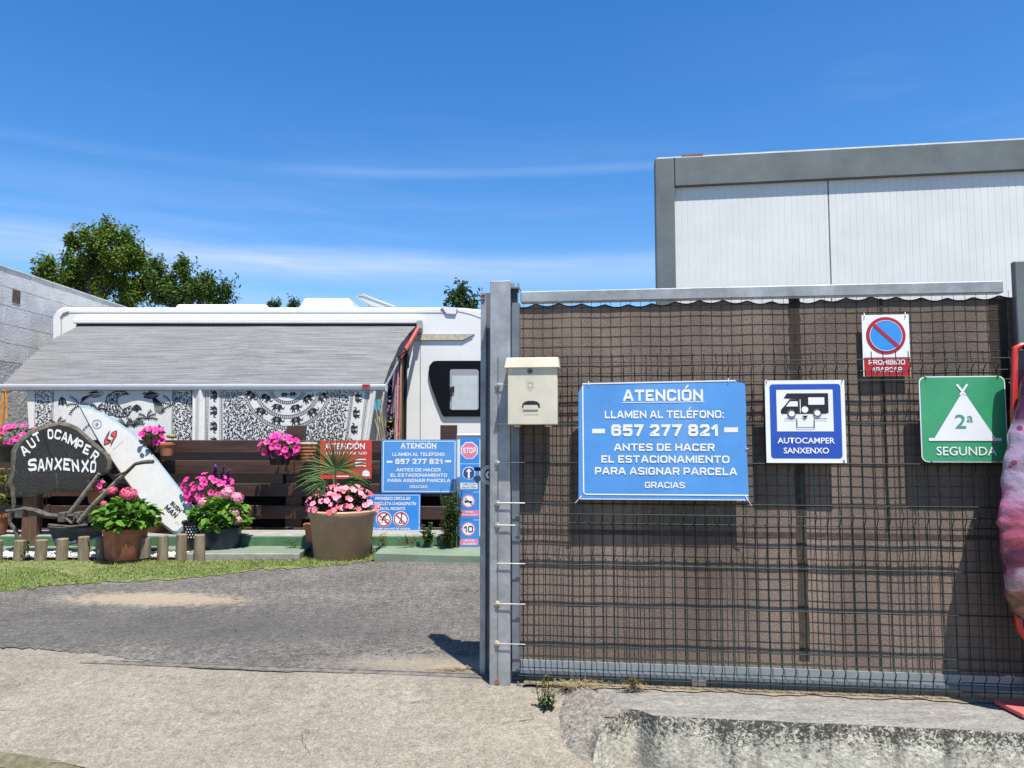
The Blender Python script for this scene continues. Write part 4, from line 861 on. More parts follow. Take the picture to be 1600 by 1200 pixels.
class Sign:
    def __init__(s, name, label, cat, cx, cy, origin, rz, scale=None):
        s.cx, s.cy = cx, cy; s.root = thing(name, label, cat, origin, rz); d = origin - CO; s.s = (d.y * CP + d.z * SP) / F if scale is None else scale
    def L(s, x, y, d=0): return Vector(((x - s.cx) * s.s, -d, (s.cy - y) * s.s))
    def poly(s, name, pts, m, d=0, th=.001, parent=None):
        q = MB().slab([s.L(x, y, d + th) for x, y in pts], (0, th, 0)); return q.build(name, m, parent or s.root, world=False)
    def rr(s, x0, y0, x1, y1, r=0, n=5):
        if r <= 0: return [(x0, y1), (x1, y1), (x1, y0), (x0, y0)]
        p = []
        for cx, cy, a in ((x1 - r, y1 - r, 0), (x0 + r, y1 - r, 90), (x0 + r, y0 + r, 180), (x1 - r, y0 + r, 270)):
            p += [(cx + r * math.cos(rad(a + 90 * i / n)), cy + r * math.sin(rad(a + 90 * i / n))) for i in range(n + 1)]
        return p
    def rect(s, name, x0, y0, x1, y1, m, d=0, th=.001, r=0, parent=None): return s.poly(name, s.rr(x0, y0, x1, y1, r), m, d, th, parent)
    def frame(s, name, x0, y0, x1, y1, wd, m, d, r=0, parent=None):
        a = s.rr(x0, y0, x1, y1, r); b_ = s.rr(x0 + wd, y0 + wd, x1 - wd, y1 - wd, max(r - wd, .01) if r else 0); n = len(a)
        q = MB(); q.add([s.L(*p, d) for p in a + b_], [(i, (i + 1) % n, n + (i + 1) % n, n + i) for i in range(n)]); return q.build(name, m, parent or s.root, world=False)
    def circ(s, name, cx, cy, r0, r1, m, d, parent=None, n=32):
        q = MB(); ring(q, s.L(cx, cy, d), r0 * s.s, r1 * s.s, ax=Vector((1, 0, 0)), n=n); return q.build(name, m, parent or s.root, world=False)
    def disc(s, name, cx, cy, r, m, d, parent=None): return s.poly(name, [(cx + r * math.cos(a), cy + r * math.sin(a)) for a in np.linspace(0, 2 * math.pi, 32, endpoint=False)], m, d, .0006, parent)
    def line(s, name, pts, wd, m, d, parent=None):
        q = MB()
        for (xa, ya), (xb, yb) in zip(pts, pts[1:]):
            L = math.hypot(xb - xa, yb - ya); nx, ny = -(yb - ya) / L * wd / 2, (xb - xa) / L * wd / 2; ex, ey = (xb - xa) / L * wd * .4, (yb - ya) / L * wd * .4
            q.add([s.L(xa - ex + nx, ya - ey + ny, d), s.L(xb + ex + nx, yb + ey + ny, d), s.L(xb + ex - nx, yb + ey - ny, d), s.L(xa - ex - nx, ya - ey - ny, d)], [(0, 1, 2, 3)])
        return q.build(name, m, parent or s.root, world=False)
    def text(s, body, x0, x1, yt, yb, m, d, bold=.02, rot=0, parent=None, name='lettering'):
        if body.upper() == body and m not in (GTXT,) and bold != .018 and bold != .006 and bold != .01:
            t_ = .145 + bold * 2.5; q = strokemesh(body, t_, lambda fx, fy, k: s.L(x0 + (x1 - x0) * fx, yb - (yb - yt) * fy, d + k * .00007)); return q.build(name, m, parent or s.root, world=False)
        me = textmesh(body, bold); xs = [v.co.x for v in me.vertices]; a, b_ = min(xs), max(xs); kx = (x1 - x0) * s.s / (b_ - a); kz = (yb - yt) * s.s / CAP
        cx = (x0 + x1) / 2; cy = (yt + yb) / 2; o = s.L(cx, cy, d); c_, s_ = math.cos(rot), math.sin(rot); hw_ = (x1 - x0) * s.s / 2; hh_ = (yb - yt) * s.s / 2
        for v in me.vertices:
            u = (v.co.x - a) * kx - hw_; w_ = v.co.y * kz - hh_; v.co = o + Vector((u * c_ - w_ * s_, 0, u * s_ + w_ * c_))
        me.materials.clear(); me.materials.append(m); me.update(); return inst(me, name, parent or s.root)
    def tie(s, x, y, dx, dy, m=WHITE, th=.0016):
        q = MB().tube([s.L(x, y, .003), s.L(x + dx * .3, y + dy * .3, .008), s.L(x + dx, y + dy, .001)], th, 5); return q.build('cable_tie', m, s.root, world=False)
SO = -.012
def gsign(name, label, cx, cy): return Sign(name, label, 'sign', cx, cy, GP(cx, cy, SO), -TH)
# big notice
b1_ = gsign('notice_board', 'large light blue ATENCIÓN phone notice tied to the wire fence beside the mailbox', 1033, 689)
b1_.poly('board', [(904, 780), (905, 612), (911, 603), (916, 598), (1146, 594.5), (1151, 598), (1159, 599), (1162, 602), (1163, 640), (1162, 672), (1164, 779), (1140, 778), (1030, 779)], SBLUE, 0, .003)
b1_.line('white_border', [(911.5, 602), (912, 770), (915, 772.5), (1162.5, 772)], 2.0, WHITE, .0045); b1_.line('white_edge', [(912, 598.5), (1147, 595.5)], 2.0, WHITE, .0045)
b1_.line('white_edge', [(906, 779.8), (1162, 779)], 1.3, WHITE, .0045)
def notice(sg, X, Y, d, m, b=.028):
    T = lambda t_, x0_, x1_, y0_, y1_, bb=b: sg.text(t_, X(x0_), X(x1_), Y(y0_), Y(y1_), m, d, bb)
    T('ATENCIÓN', 975, 1098, 608.5, 626.5, .035); sg.line('underline', [(X(974), Y(628.7)), (X(1099), Y(628))], 1.2 * abs(X(1) - X(0)), m, d)
    T('LLAMEN AL TELÉFONO:', 946, 1129, 641.5, 653.5); T('657 277 821', 956, 1120, 663, 681.5, .04)
    sg.rect('dash', X(926), Y(670), X(946), Y(677), m, d - .0008, .0004); sg.rect('dash', X(1129), Y(668), X(1150), Y(675.5), m, d - .0008, .0004)
    T('ANTES DE HACER', 960, 1114, 693, 704.5); T('EL ESTACIONAMIENTO', 940, 1136, 711.5, 723); T('PARA ASIGNAR PARCELA', 930, 1147, 730, 741.5); T('GRACIAS', 1007, 1068, 752.5, 762, .02)
notice(b1_, lambda x: x, lambda y: y, .0045, WHITE)
for x, y, dx, dy in ((921, 602, 0, -7), (1137, 599, 0, -7), (909, 775, -10, 11), (1159, 773, 9, 15), (1161, 700, 4, 1)): b1_.tie(x, y, dx, dy)
# camper sign
b2_ = gsign('camper_sign', 'dark blue AUTOCAMPER SANXENXO sign with white border on the wire fence', 1257, 658)
b2_.rect('board', 1198, 594, 1318, 723, WHITE, 0, .003); b2_.rect('blue_field', 1205, 600, 1312, 716, SBLUE2, .003, .0006, 5); b2_.rect('white_field', 1215, 609, 1300, 674, WHITE, .004, .0006)
b2_.poly('camper_symbol', [(1226, 622), (1231, 614.5), (1293, 614.5), (1293, 645), (1288, 646.5), (1222, 646.5), (1221, 642), (1223, 638), (1227, 634), (1235, 624), (1248, 624)], BLACK, .005, .0005)
for n_, r_ in (('camper_symbol_window', [(1263, 621), (1287, 621), (1287, 632.5), (1263, 632.5)]), ('camper_symbol_window', [(1235.5, 627), (1247, 627), (1247, 635), (1229, 635)])): b2_.poly(n_, r_, WHITE, .006, .0004)
for x, y, r_ in ((1237.5, 646, 6.3), (1257.5, 640, 5), (1276, 645, 6.3)): b2_.disc('symbol_wheel', x, y, r_, WHITE, .0065)
b2_.circ('symbol_wheel_ring', 1237.5, 646, 4.8, 6.2, BLACK, .0082); b2_.circ('symbol_wheel_ring', 1276, 645, 4.8, 6.2, BLACK, .0082); b2_.rect('symbol_line', 1250, 624, 1251.2, 645, WHITE, .0065, .0004)
b2_.poly('arrow', [(1252.5, 649.5), (1262, 649.5), (1257.3, 654.5)], BLACK, .0075, .0005)
b2_.line('pit_line', [(1227, 654.5), (1245, 654.5), (1245, 668), (1271, 668), (1271, 654.5), (1290, 654.5)], 1, BLACK, .0075)
b2_.text('AUTOCAMPER', 1215, 1301, 684, 692.5, WHITE, .0055, .018); b2_.text('SANXENXO', 1224, 1292, 699.5, 708, WHITE, .0055, .018)
for x, y, dx, dy in ((1201, 597, -1, -5), (1314, 597, 2, -5), (1313, 718, 2, 5)): b2_.tie(x, y, dx, dy, BLK)
# campsite category
b3_ = gsign('campsite_sign', 'green SEGUNDA sign with white tent on the wire fence at right', 1505, 655)
b3_.rect('board', 1441, 587.5, 1568, 722, WHITE, 0, .003, 10); b3_.rect('green_field', 1442.5, 589, 1566.5, 720.5, SGREEN, .003, .0006, 9)
b3_.poly('tent', [(1460, 686), (1506, 610.5), (1551, 686)], WHITE, .004, .0006); b3_.line('tent_pole', [(1497.5, 601.5), (1508, 616)], 3.2, WHITE, .0055); b3_.line('tent_pole', [(1511.5, 601.5), (1502, 616)], 3.2, WHITE, .0056)
b3_.line('ground_line', [(1454, 686.5), (1557, 686.5)], 4.4, WHITE, .0057); b3_.text('2', 1492, 1508, 648, 668.5, GTXT, .0062, .004); b3_.text('a', 1509.5, 1518.5, 645.5, 659, GTXT, .0062, .0); b3_.text('SEGUNDA', 1463, 1551, 698, 711, WHITE, .0055, .006)
for x, y, dx, dy in ((1453, 590, -5, -3), (1556, 589, 5, -3), (1455, 720, 0, 4), (1552, 720, 0, 4)): b3_.tie(x, y, dx, dy, BLK)
# no parking, hung on the gate mesh behind the fence
b4_ = Sign('parking_sign', 'white and red PROHIBIDO APARCAR sign with round no-parking symbol', 'sign', 1384, 539, GP(1384, 539, .030), -TH)
b4_.rect('board', 1349, 491.5, 1419, 588, WHITE, 0, .003); b4_.disc('red_disc', 1384, 524.5, 29.5, SRED, .0032); b4_.disc('blue_disc', 1384, 524.5, 24, AZURE, .0044); b4_.circ('thin_ring', 1384, 524.5, 23.6, 24.3, WHITE, .0058)
b4_.line('slash', [(1367, 508), (1401, 541)], 5, SRED, .0064); b4_.rect('red_panel', 1350.5, 558.5, 1418.5, 587.5, SRED, .0032, .0006)
b4_.text('PROHIBIDO', 1357, 1411, 562, 570, WHITE, .0046, .02); b4_.text('APARCAR', 1361, 1406, 574, 581.5, WHITE, .0046, .02)
for x in (1353, 1414): b4_.tie(x, 496, 0, -8)
# mailbox
mbx = Sign('mailbox', 'cream plastic mailbox with lock and slot mounted on the galvanised post', 'mailbox', 833, 612, GP(833, 612, -.005), -TH)
mo = lambda x, y, d: mbx.L(x, y, d)
q = MB().hexa([mo(796, 664, .006), mo(872, 664, .006), mo(872, 664, .075), mo(796, 664, .075), mo(796, 572, .006), mo(872, 572, .006), mo(872, 572, .075), mo(796, 572, .075)]); bevel(q.build('box_body', CREAM, mbx.root, world=False), .004, 3)
q = MB().hexa([mo(791, 577, 0.004), mo(876, 577, 0.004), mo(875, 577, .087), mo(791, 577, .087), mo(795, 559, .004), mo(874, 559, .004), mo(873, 561, .078), mo(794, 561, .078)]); bevel(q.build('lid', CREAM, mbx.root, world=False), .003, 3)
lk = mbx.disc('lock', 830.5, 582, 4.4, GALVD, .0755); mbx.disc('keyhole', 830.5, 582, 1.6, BLK, .0775, lk)
slot = [(818, 638), (819, 632), (823, 628.6), (828, 627.6), (836, 627.6), (841, 628.6), (845, 632), (846, 638), (843.5, 638), (842, 634), (821, 634), (819.8, 638)]
mbx.poly('slot', slot, BLK, .0752, .0006); mbx.poly('slot_flap', [(821, 634), (842, 634), (843, 641), (820, 641)], CREAM, .0755, .003)
for y_ in (592, 594.6): pass
mbx.rect('emboss_line', 822, 648, 843, 648.9, mat('cream_shade', (.42, .38, .28), .6), .0752, .0004); mbx.circ('horn_emblem', 831, 603, 3.4, 4.2, mat('cream_emboss', (.50, .47, .36), .6), .0762, n=20); mbx.line('horn_emblem_line', [(826, 598), (836, 598), (836, 606), (831, 612), (827, 607)], .7, CREAM, .0763)
mbx.rect('bracket', 804, 664.5, 814, 667, CREAM, .03, .01); mbx.rect('bracket', 853, 664.5, 863, 667, CREAM, .03, .01)
# fence notices (far)
def fsign(name, label, cx, cy, Y): return Sign(name, label, 'sign', cx, cy, P(cx, cy, Y), 0)
f1 = fsign('notice_board', 'smaller blue ATENCIÓN phone notice screwed to the brown board fence', 654.5, 728.5, 7.46)
f1.rect('board', 596, 687, 713.5, 770, SBLUE, 0, .004); f1.frame('white_border', 598.5, 689, 711.5, 768, 1.1, WHITE, .0055, 2)
notice(f1, lambda x: 654.5 + (x - 1038) * .45, lambda y: 728.5 + (y - 689) * .448 + (1.2 if y > 690 else 0), .0055, WHITE, .03)
f2 = fsign('cycling_sign', 'blue PROHIBIDO CIRCULAR sign with two red ringed pictograms low on the fence', 617, 802, 7.40)
f2.rect('board', 572, 772, 657, 832, SBLUE3, 0, .004); f2.frame('white_border', 573.5, 773.5, 655.5, 830.5, .8, WHITE, .0055, 1.5)
f2.text('PROHIBIDO CIRCULAR', 586, 641, 776.5, 781.5, WHITE, .0055, .03); f2.text('EN BICICLETA O MONOPATÍN', 576, 650, 784.5, 789.5, WHITE, .0055, .03); f2.text('EN EL RECINTO', 594, 633, 792.5, 797, WHITE, .0055, .03)
f2.text('Excepto personal del camping', 584, 641, 823.5, 826.8, WHITE, .0055, .01)
for cx in (600, 626.5):
    f2.disc('white_disc', cx, 811, 12.2, WHITE, .0055); f2.circ('red_ring', cx, 811, 9.2, 11.2, flat('ring_red', (.5, .04, .04)) if cx == 600 else bpy.data.materials['ring_red'], .0076)
f2.circ('bicycle_wheel', 595.5, 814, 2.7, 3.3, BLACK, .0072, n=14); f2.circ('bicycle_wheel', 604.5, 814, 2.7, 3.3, BLACK, .0072, n=14)
f2.line('cyclist', [(596, 813), (600, 812), (602, 808), (604, 813)], .7, BLACK, .0072); f2.line('cyclist', [(598, 811), (600, 807), (603, 805.5)], 2, BLACK, .0074); f2.disc('cyclist_head', 604.2, 804, 1.3, BLACK, .0072)
f2.line('skater', [(628, 804.5), (627, 810), (628.5, 813), (627, 816.5)], 1.6, BLACK, .0072); f2.line('skater', [(627, 810), (624, 816.5)], 1.4, BLACK, .0074); f2.disc('skater_head', 628, 803, 1.4, BLACK, .0072); f2.line('skateboard', [(622, 817.2), (631, 817.2)], .7, BLACK, .0073)
for cx in (600, 626.5): f2.line('red_slash', [(cx - 7.2, 804), (cx + 7.2, 818)], 1.8, bpy.data.materials['ring_red'], .0080)
f3 = fsign('red_sign', 'faded red sign with white lettering half hidden behind the fan palm', 548, 718, 7.46)
f3.rect('board', 500, 688, 581, 748, REDSIGN, 0, .004); f3.text('ATENCIÓN', 508, 570, 692.5, 702, WHITE, .0055, .03); f3.text('CAMPING VIGILADO', 510, 573, 706, 710, WHITE, .0055, .02)
for y_ in (718, 723, 728): f3.line('small_print', [(556, y_), (571, y_)], 2, WHITE, .0055)
f3.poly('white_triangle', [(566, 744), (567, 737), (573, 733), (578, 738), (578, 744)], WHITE, .005, .0005); f3.line('bottom_line', [(527, 744), (545, 744)], 1.6, WHITE, .0055)
# tall strip of four small signs on a white board
VY = 6.95
wb = thing('white_cabinet', 'white meter cabinet behind the column of four small signs', 'cabinet', P(732, 840, 7.2))
bevel(MB().box(P(714, 700, 7.1).x, P(790, 700, 7.1).x, 7.08, 7.3, .16, P(730, 678, 7.08).z).build('cabinet_body', RVW, wb), .006)
MB().box(P(713.5, 700, 7.07).x, P(790, 700, 7.07).x, 7.068, 7.079, P(730, 681, 7.07).z, P(730, 679.5, 7.07).z).build('cabinet_lid_seam', RVG, wb)
v = Sign('sign_column', 'tall blue column of four small traffic signs beside the channel post', 'sign', 733, 770, P(733, 770, VY), 0)
def sub(nm, y0_, y1_): return v.rect(nm, 718.5, y0_, 749, y1_, SBLUE3, 0, .004)
a = sub('stop_plate', 684.5, 724.5); oc = lambda r: [(733 + r * math.cos(rad(22.5 + 45 * k)), 704 + r * math.sin(rad(22.5 + 45 * k))) for k in range(8)]
v.poly('octagon_edge', oc(14.3), WHITE, .0045, .0006, a); v.poly('octagon', oc(12.6), PINK, .0058, .0006, a); v.text('STOP', 723.2, 743, 699.5, 708.5, WHITE, .0072, .03, parent=a)
a = sub('direction_plate', 725.3, 768.5); v.disc('white_disc', 732.5, 739.5, 10, WHITE, .0045, a); v.disc('navy_disc', 732.5, 739.5, 8.9, NAVY, .0058, a)
v.poly('arrow', [(732.5, 732), (737, 737), (734, 737), (734, 747.5), (731, 747.5), (731, 737), (728, 737)], WHITE, .0072, .0005, a); v.rect('text_plate', 719.5, 754.5, 746, 764, WHITE, .0045, .0005, parent=a)
v.text('DIRECCION', 722, 743.5, 755.5, 758.3, BLACK, .006, .01, parent=a); v.text('OBLIGATORIA', 721, 744.5, 760, 762.8, BLACK, .006, .01, parent=a)
a = sub('horn_plate', 769.3, 811.5); v.disc('pink_disc', 732, 783, 10.3, PINK, .0045, a); v.disc('white_disc', 732, 783, 8.4, WHITE, .0058, a)
v.poly('horn', [(726, 781), (730, 782.3), (738.5, 783), (738.5, 785.5), (730, 784.5), (726, 785.5)], BLACK, .007, .0004, a); v.line('slash', [(727, 777.5), (738.5, 789)], .8, BLACK, .0086, a)
v.rect('pink_bar', 719, 797, 748, 806.5, PINK, .0045, .0005, parent=a); v.text('PROHIBIDO', 727, 740, 798.3, 800.8, WHITE, .006, .03, parent=a); v.text('TOCAR EL CLAXON', 721, 745.5, 802.6, 805, WHITE, .006, .03, parent=a)
a = sub('speed_plate', 812.3, 856); v.disc('pink_disc', 732, 826, 10.8, PINK, .0045, a); v.disc('white_disc', 732, 826, 9, WHITE, .0058, a)
v.text('10', 724.8, 739.5, 821, 831, BLACK, .007, .02, parent=a); v.rect('pink_bar', 719, 841, 747, 851, PINK, .0045, .0005, parent=a)
v.text('LIMITE DE', 725, 742, 842, 845, WHITE, .006, .03, parent=a); v.text('VELOCIDAD', 723, 744, 847, 850, WHITE, .006, .03, parent=a)

# ------------------------------------------------------------------ surfboard
SBN = Vector((0, -1, .36)).normalized(); SB0 = Vector((0, 7.10, .17))
def SBp(x, y, d=0): return PL(x, y, SB0 + SBN * d, SBN)
SBD = thing('surfboard', 'white surfboard with pale blue rail leaning against the brown fence', 'surfboard', SBp(290, 832))
ol = [(122, 632), (130, 633), (146, 638), (164, 646), (184, 658), (204, 673), (224, 692), (244, 715), (262, 738), (280, 761), (295, 781), (306, 795), (311, 803), (306, 810), (290, 826), (279, 836), (272, 835), (260, 826), (244, 812), (226, 792), (206, 766), (186, 738), (168, 711), (152, 688), (139, 665), (129, 646)]
cx_, cy_ = 216, 735
ax_ = Vector((170, 190)).normalized()
def inset(p, k):
    d = Vector((p[0] - 122, p[1] - 632)); a_ = d.dot(ax_); b_ = d - ax_ * a_; a2 = 127 + (a_ - 127) * (1 - (1 - k) * .5); c_ = ax_ * a2 + b_ * k; return (122 + c_.x, 632 + c_.y)
q = MB(); n_ = len(ol)
L0 = [SBp(*inset(p, .95), .0) for p in ol]; L1 = [SBp(*p, .012) for p in ol]; L2 = [SBp(*inset(p, .99), .035) for p in ol]; L3 = [SBp(*inset(p, .90), .052) for p in ol]
q.add(L0 + L1 + L2 + L3, [tuple(range(n_))]); q.mi = 1
q.add(L0 + L1 + L2, [(k * n_ + i, k * n_ + (i + 1) % n_, (k + 1) * n_ + (i + 1) % n_, (k + 1) * n_ + i) for k in range(2) for i in range(n_)])
q.mi = 1; q.add(L2 + L3, [(i, (i + 1) % n_, n_ + (i + 1) % n_, n_ + i) for i in range(n_)]); q.mi = 0; q.add(L3, [tuple(range(n_))])
BWHT = mat('board_white', (.50, .50, .465), .3, .03, 8, coat=.4, grime=((.5, .46, .36), 10, .68, .85, (1, 1, 1))); RAIL = mat('board_rail_blue', (.20, .29, .35), .35, .08, 12)
q.build('board', [BWHT, RAIL], SBD, smooth=False)
def deck(pts, m, name='marking', o=.0535, poly=True, wd=1):
    q = MB()
    if poly: q.add([SBp(x, y, o) for x, y in pts], [tuple(range(len(pts)))])
    else:
        for (xa, ya), (xb, yb) in zip(pts, pts[1:]):
            L = math.hypot(xb - xa, yb - ya) or 1; nx, ny = -(yb - ya) / L * wd / 2, (xb - xa) / L * wd / 2
            q.add([SBp(xa + nx, ya + ny, o), SBp(xb + nx, yb + ny, o), SBp(xb - nx, yb - ny, o), SBp(xa - nx, ya - ny, o)], [(0, 1, 2, 3)])
    return q.build(name, m, SBD)
z3 = lambda l: [(x / 4, y / 4 + 620) for x, y in l]
circ2 = lambda cx, cy, r: [(cx + r * math.cos(a), cy + r * math.sin(a)) for a in np.linspace(0, 2 * math.pi, 25)]
deck(circ2(151.5, 663, 7.3), GALVD, 'round_logo', poly=False, wd=.8); deck(circ2(151.5, 663, 5.8), GALVD, 'round_logo', poly=False, wd=.5); deck([(148, 665), (150, 661), (153, 660), (154, 664), (151, 667), (149, 664)], GALVD, 'round_logo')
REDM = flat('surf_red', (.50, .05, .05))
deck(z3([(648, 305), (650, 270), (668, 235), (690, 205), (680, 240), (672, 262), (690, 270), (698, 262), (690, 290), (668, 300)]), BLACK, 'swirl_logo'); deck(z3([(732, 210), (730, 245), (712, 275), (688, 318), (694, 285), (706, 255), (690, 245), (684, 255), (696, 225), (712, 214)]), BLACK, 'swirl_logo')
deck(z3([(653, 296), (656, 270), (668, 245), (676, 232), (669, 258), (666, 272), (680, 280), (686, 284), (668, 294)]), REDM, 'swirl_logo', .0542); deck(z3([(726, 216), (722, 245), (708, 270), (698, 288), (702, 270), (712, 248), (698, 238), (692, 240), (700, 228), (712, 220)]), REDM, 'swirl_logo', .0542)
deck(z3([(702, 330), (722, 322), (730, 312), (740, 308), (742, 295), (755, 292), (770, 275)]), GALVD, 'signature', poly=False, wd=.5)
ss = Sign('tmp', 'x', 'x', 272, 793, SBp(272, 793, .0545), 0)
def decktext(body, cx, cy, wd_, hh_, rot, m=BLACK, bold=.035):
    def place(fx, fy, k):
        u = (fx - .5) * wd_; w_ = (fy - .5) * hh_; return SBp(cx + u * math.cos(rot) + w_ * math.sin(rot), cy + u * math.sin(rot) - w_ * math.cos(rot), .0545 + k * .0001)
    strokemesh(body, .26, place).build('lettering', m, SBD)
decktext('BUSH', 275, 792, 20, 7, rad(44)); decktext('MAN', 267.5, 799, 23, 9, rad(44)); bpy.data.objects.remove(ss.root)
deck(z3([(1150, 700), (1160, 712), (1172, 705), (1180, 720)]), GALVD, 'signature', poly=False, wd=.5); deck(z3([(1090, 790), (1105, 782), (1112, 800), (1120, 795)]), GALVD, 'signature', poly=False, wd=.5)

# ------------------------------------------------------------------ wood slice sign and plough
WY = 6.93
WS = thing('wood_slice_sign', 'dark tree-slice sign hand-painted AUTOCAMPER SANXENXO in white', 'sign', P(90, 860, WY))
wol = z3([(75, 600), (40, 550), (62, 480), (70, 400), (68, 340), (90, 300), (130, 255), (190, 205), (255, 180), (320, 165), (370, 155), (425, 160), (490, 190), (545, 240), (600, 290), (655, 335), (690, 360), (705, 400), (700, 445), (680, 475), (640, 490), (600, 500), (570, 525), (555, 560), (500, 590), (430, 600), (360, 590), (300, 600), (200, 625), (110, 625)])
BARKW = mat('grey_bark', (.11, .098, .075), .95, .3, 14, 2, 30); 
CUT = bpy.data.materials.new('charred_cut_face'); CUT.use_nodes = True; t = CUT.node_tree; b = t.nodes['Principled BSDF']; b.inputs['Roughness'].default_value = .75
ge = N(t, 'ShaderNodeNewGeometry'); wc = P(78, 715, WY)
mp = N(t, 'ShaderNodeMapping'); mp.inputs['Location'].default_value = (-wc.x, 0, -wc.z); t.links.new(ge.outputs['Position'], mp.inputs[0])
mp2 = N(t, 'ShaderNodeMapping'); mp2.inputs['Scale'].default_value = (1, .05, 1.2); t.links.new(mp.outputs[0], mp2.inputs[0])
wv = N(t, 'ShaderNodeTexWave', wave_type='RINGS', rings_direction='Y'); wv.inputs['Scale'].default_value = 11; wv.inputs['Distortion'].default_value = 14; wv.inputs['Detail'].default_value = 5; t.links.new(mp2.outputs[0], wv.inputs['Vector'])
no = N(t, 'ShaderNodeTexNoise'); no.inputs['Scale'].default_value = 9; no.inputs['Detail'].default_value = 8; t.links.new(ge.outputs['Position'], no.inputs['Vector'])
mm = N(t, 'ShaderNodeMath', operation='MULTIPLY'); t.links.new(wv.outputs[1], mm.inputs[0]); t.links.new(no.outputs[0], mm.inputs[1])
cr = N(t, 'ShaderNodeValToRGB'); cr.color_ramp.elements[0].position = .12; cr.color_ramp.elements[0].color = (.010, .010, .010, 1); cr.color_ramp.elements[1].position = .75; cr.color_ramp.elements[1].color = (.04, .038, .034, 1)
t.links.new(mm.outputs[0], cr.inputs[0]); t.links.new(cr.outputs[0], b.inputs['Base Color'])
q = MB(); n_ = len(wol); cxw, cyw = 92, 717
ins = lambda p, k: (cxw + (p[0] - cxw) * k, cyw + (p[1] - cyw) * k)
r = random.Random(9)
A0 = [P(*ins(p, .985), WY + .06) for p in wol]; A1 = [P(*ins(p, 1 + r.uniform(-.01, .015)), WY + .03) for p in wol]; A2 = [P(*ins(p, .975 + r.uniform(-.01, .01)), WY) for p in wol]; A3 = [P(*ins(p, .90 + r.uniform(-.012, .012)), WY - .012) for p in wol]
q.mi = 1; q.add(A0 + A1 + A2 + A3, [tuple(range(n_))] + [(k * n_ + i, k * n_ + (i + 1) % n_, (k + 1) * n_ + (i + 1) % n_, (k + 1) * n_ + i) for k in range(3) for i in range(n_)])
q.mi = 0; q.add(A3, [tuple(range(n_))]); q.build('slice', [CUT, BARKW], WS)
def wl(pts, m, name, o=.014, wd=1.2): 
    q = MB()
    for (xa, ya), (xb, yb) in zip(pts, pts[1:]):
        L = math.hypot(xb - xa, yb - ya) or 1; nx, ny = -(yb - ya) / L * wd / 2, (xb - xa) / L * wd / 2
        q.add([P(xa + nx, ya + ny, WY - o), P(xb + nx, yb + ny, WY - o), P(xb - nx, yb - ny, WY - o), P(xa - nx, ya - ny, WY - o)], [(0, 1, 2, 3)])
    q.build(name, m, WS)
wl(z3([(270, 225), (285, 280), (305, 340), (322, 370)]), BLACK, 'crack', wd=1.6); wl(z3([(350, 480), (358, 540), (362, 590)]), BARKW, 'crack', wd=.9)
def wtext(ch, x, y, h, rot, kx=1.0):
    wd_ = {'I': .3, 'M': 1.1}.get(ch, .78) * h * kx; R_ = rad(rot); jr = [R.uniform(-.5, .5) for _ in range(8)]
    def place(fx, fy, k):
        u = (fx - .5) * wd_ + .5 * math.sin(fy * 5 + jr[0] * 6); w_ = (fy - .5) * h + .5 * math.sin(fx * 4 + jr[1] * 6); return P(x + u * math.cos(R_) - w_ * math.sin(R_), y - (u * math.sin(R_) + w_ * math.cos(R_)), WY - .0145 - k * .0002)
    strokemesh(ch, .22, place).build('letter', PAINTW, WS)
for ch, x, y, ro, kx in [('A', 155, 335, 35, .95), ('U', 197, 290, 30, .85), ('T', 232, 252, 28, .85), ('O', 315, 232, 0, .72), ('C', 362, 235, -6, .82), ('A', 406, 250, -14, .75), ('M', 455, 274, -20, .85), ('P', 499, 300, -22, .75), ('E', 543, 330, -24, .8), ('R', 593, 368, -30, .8)]:
    wtext(ch, x / 4, y / 4 + 620, 15.5, ro, kx)
for ch, x, y, kx in [('S', 203, 425, .9), ('A', 258, 427, .72), ('N', 309, 420, .66), ('X', 364, 420, .75), ('E', 417, 422, .75), ('N', 471, 430, .72), ('X', 531, 432, .75), ('O', 582, 438, .60)]:
    wtext(ch, x / 4, y / 4 + 620, 19, R.uniform(-5, 5), kx)
bevel(MB().box(P(27, 800, WY).x, P(50, 800, WY).x, WY + .065, WY + .16, .0, P(40, 770, WY).z).build('support_post', mat('post_brown', (.11, .055, .032), .7, .2, 12, .4, 50, stretch=(3, 3, .4)), WS), .004)
IRON = mat('old_iron', (.075, .066, .052), .75, .3, 20, .6, 60); PW = mat('weathered_handle', (.17, .145, .11), .8, .25, 14, .8, 50, stretch=(1, 1, 1))
PG = thing('antique_plough', 'old iron plough with two long handles standing below the wood slice sign', 'plough', P(110, 860, 6.72))
Z = lambda l, Y: [P(x / 4, y / 4 + 620, Y) for x, y in l]
MB().tube(Z([(75, 580), (85, 640), (88, 690), (62, 730), (60, 790), (100, 835), (112, 890)], 6.72), .018, 8).build('hitch_rod', IRON, PG, True)
MB().tube(Z([(40, 715), (120, 708), (150, 700), (220, 712), (300, 742), (380, 748), (470, 742), (540, 735)], 6.72), [.016, .02, .024, .026, .026, .024, .022, .02], 6).build('beam', IRON, PG, True)
MB().tube(Z([(620, 480), (540, 590), (465, 690), (420, 745)], 6.76), [.016, .022, .022, .02], 8).build('handle', PW, PG, True)
MB().tube(Z([(835, 430), (760, 500), (660, 600), (560, 700), (490, 785)], 6.66), [.015, .02, .024, .022, .02], 8).build('handle', PW, PG, True)
MB().tube(Z([(960, 405), (900, 408), (845, 420), (790, 470), (720, 495)], 6.62), [.018, .018, .015, .012, .008], 8).build('grip', IRON, PG, True)
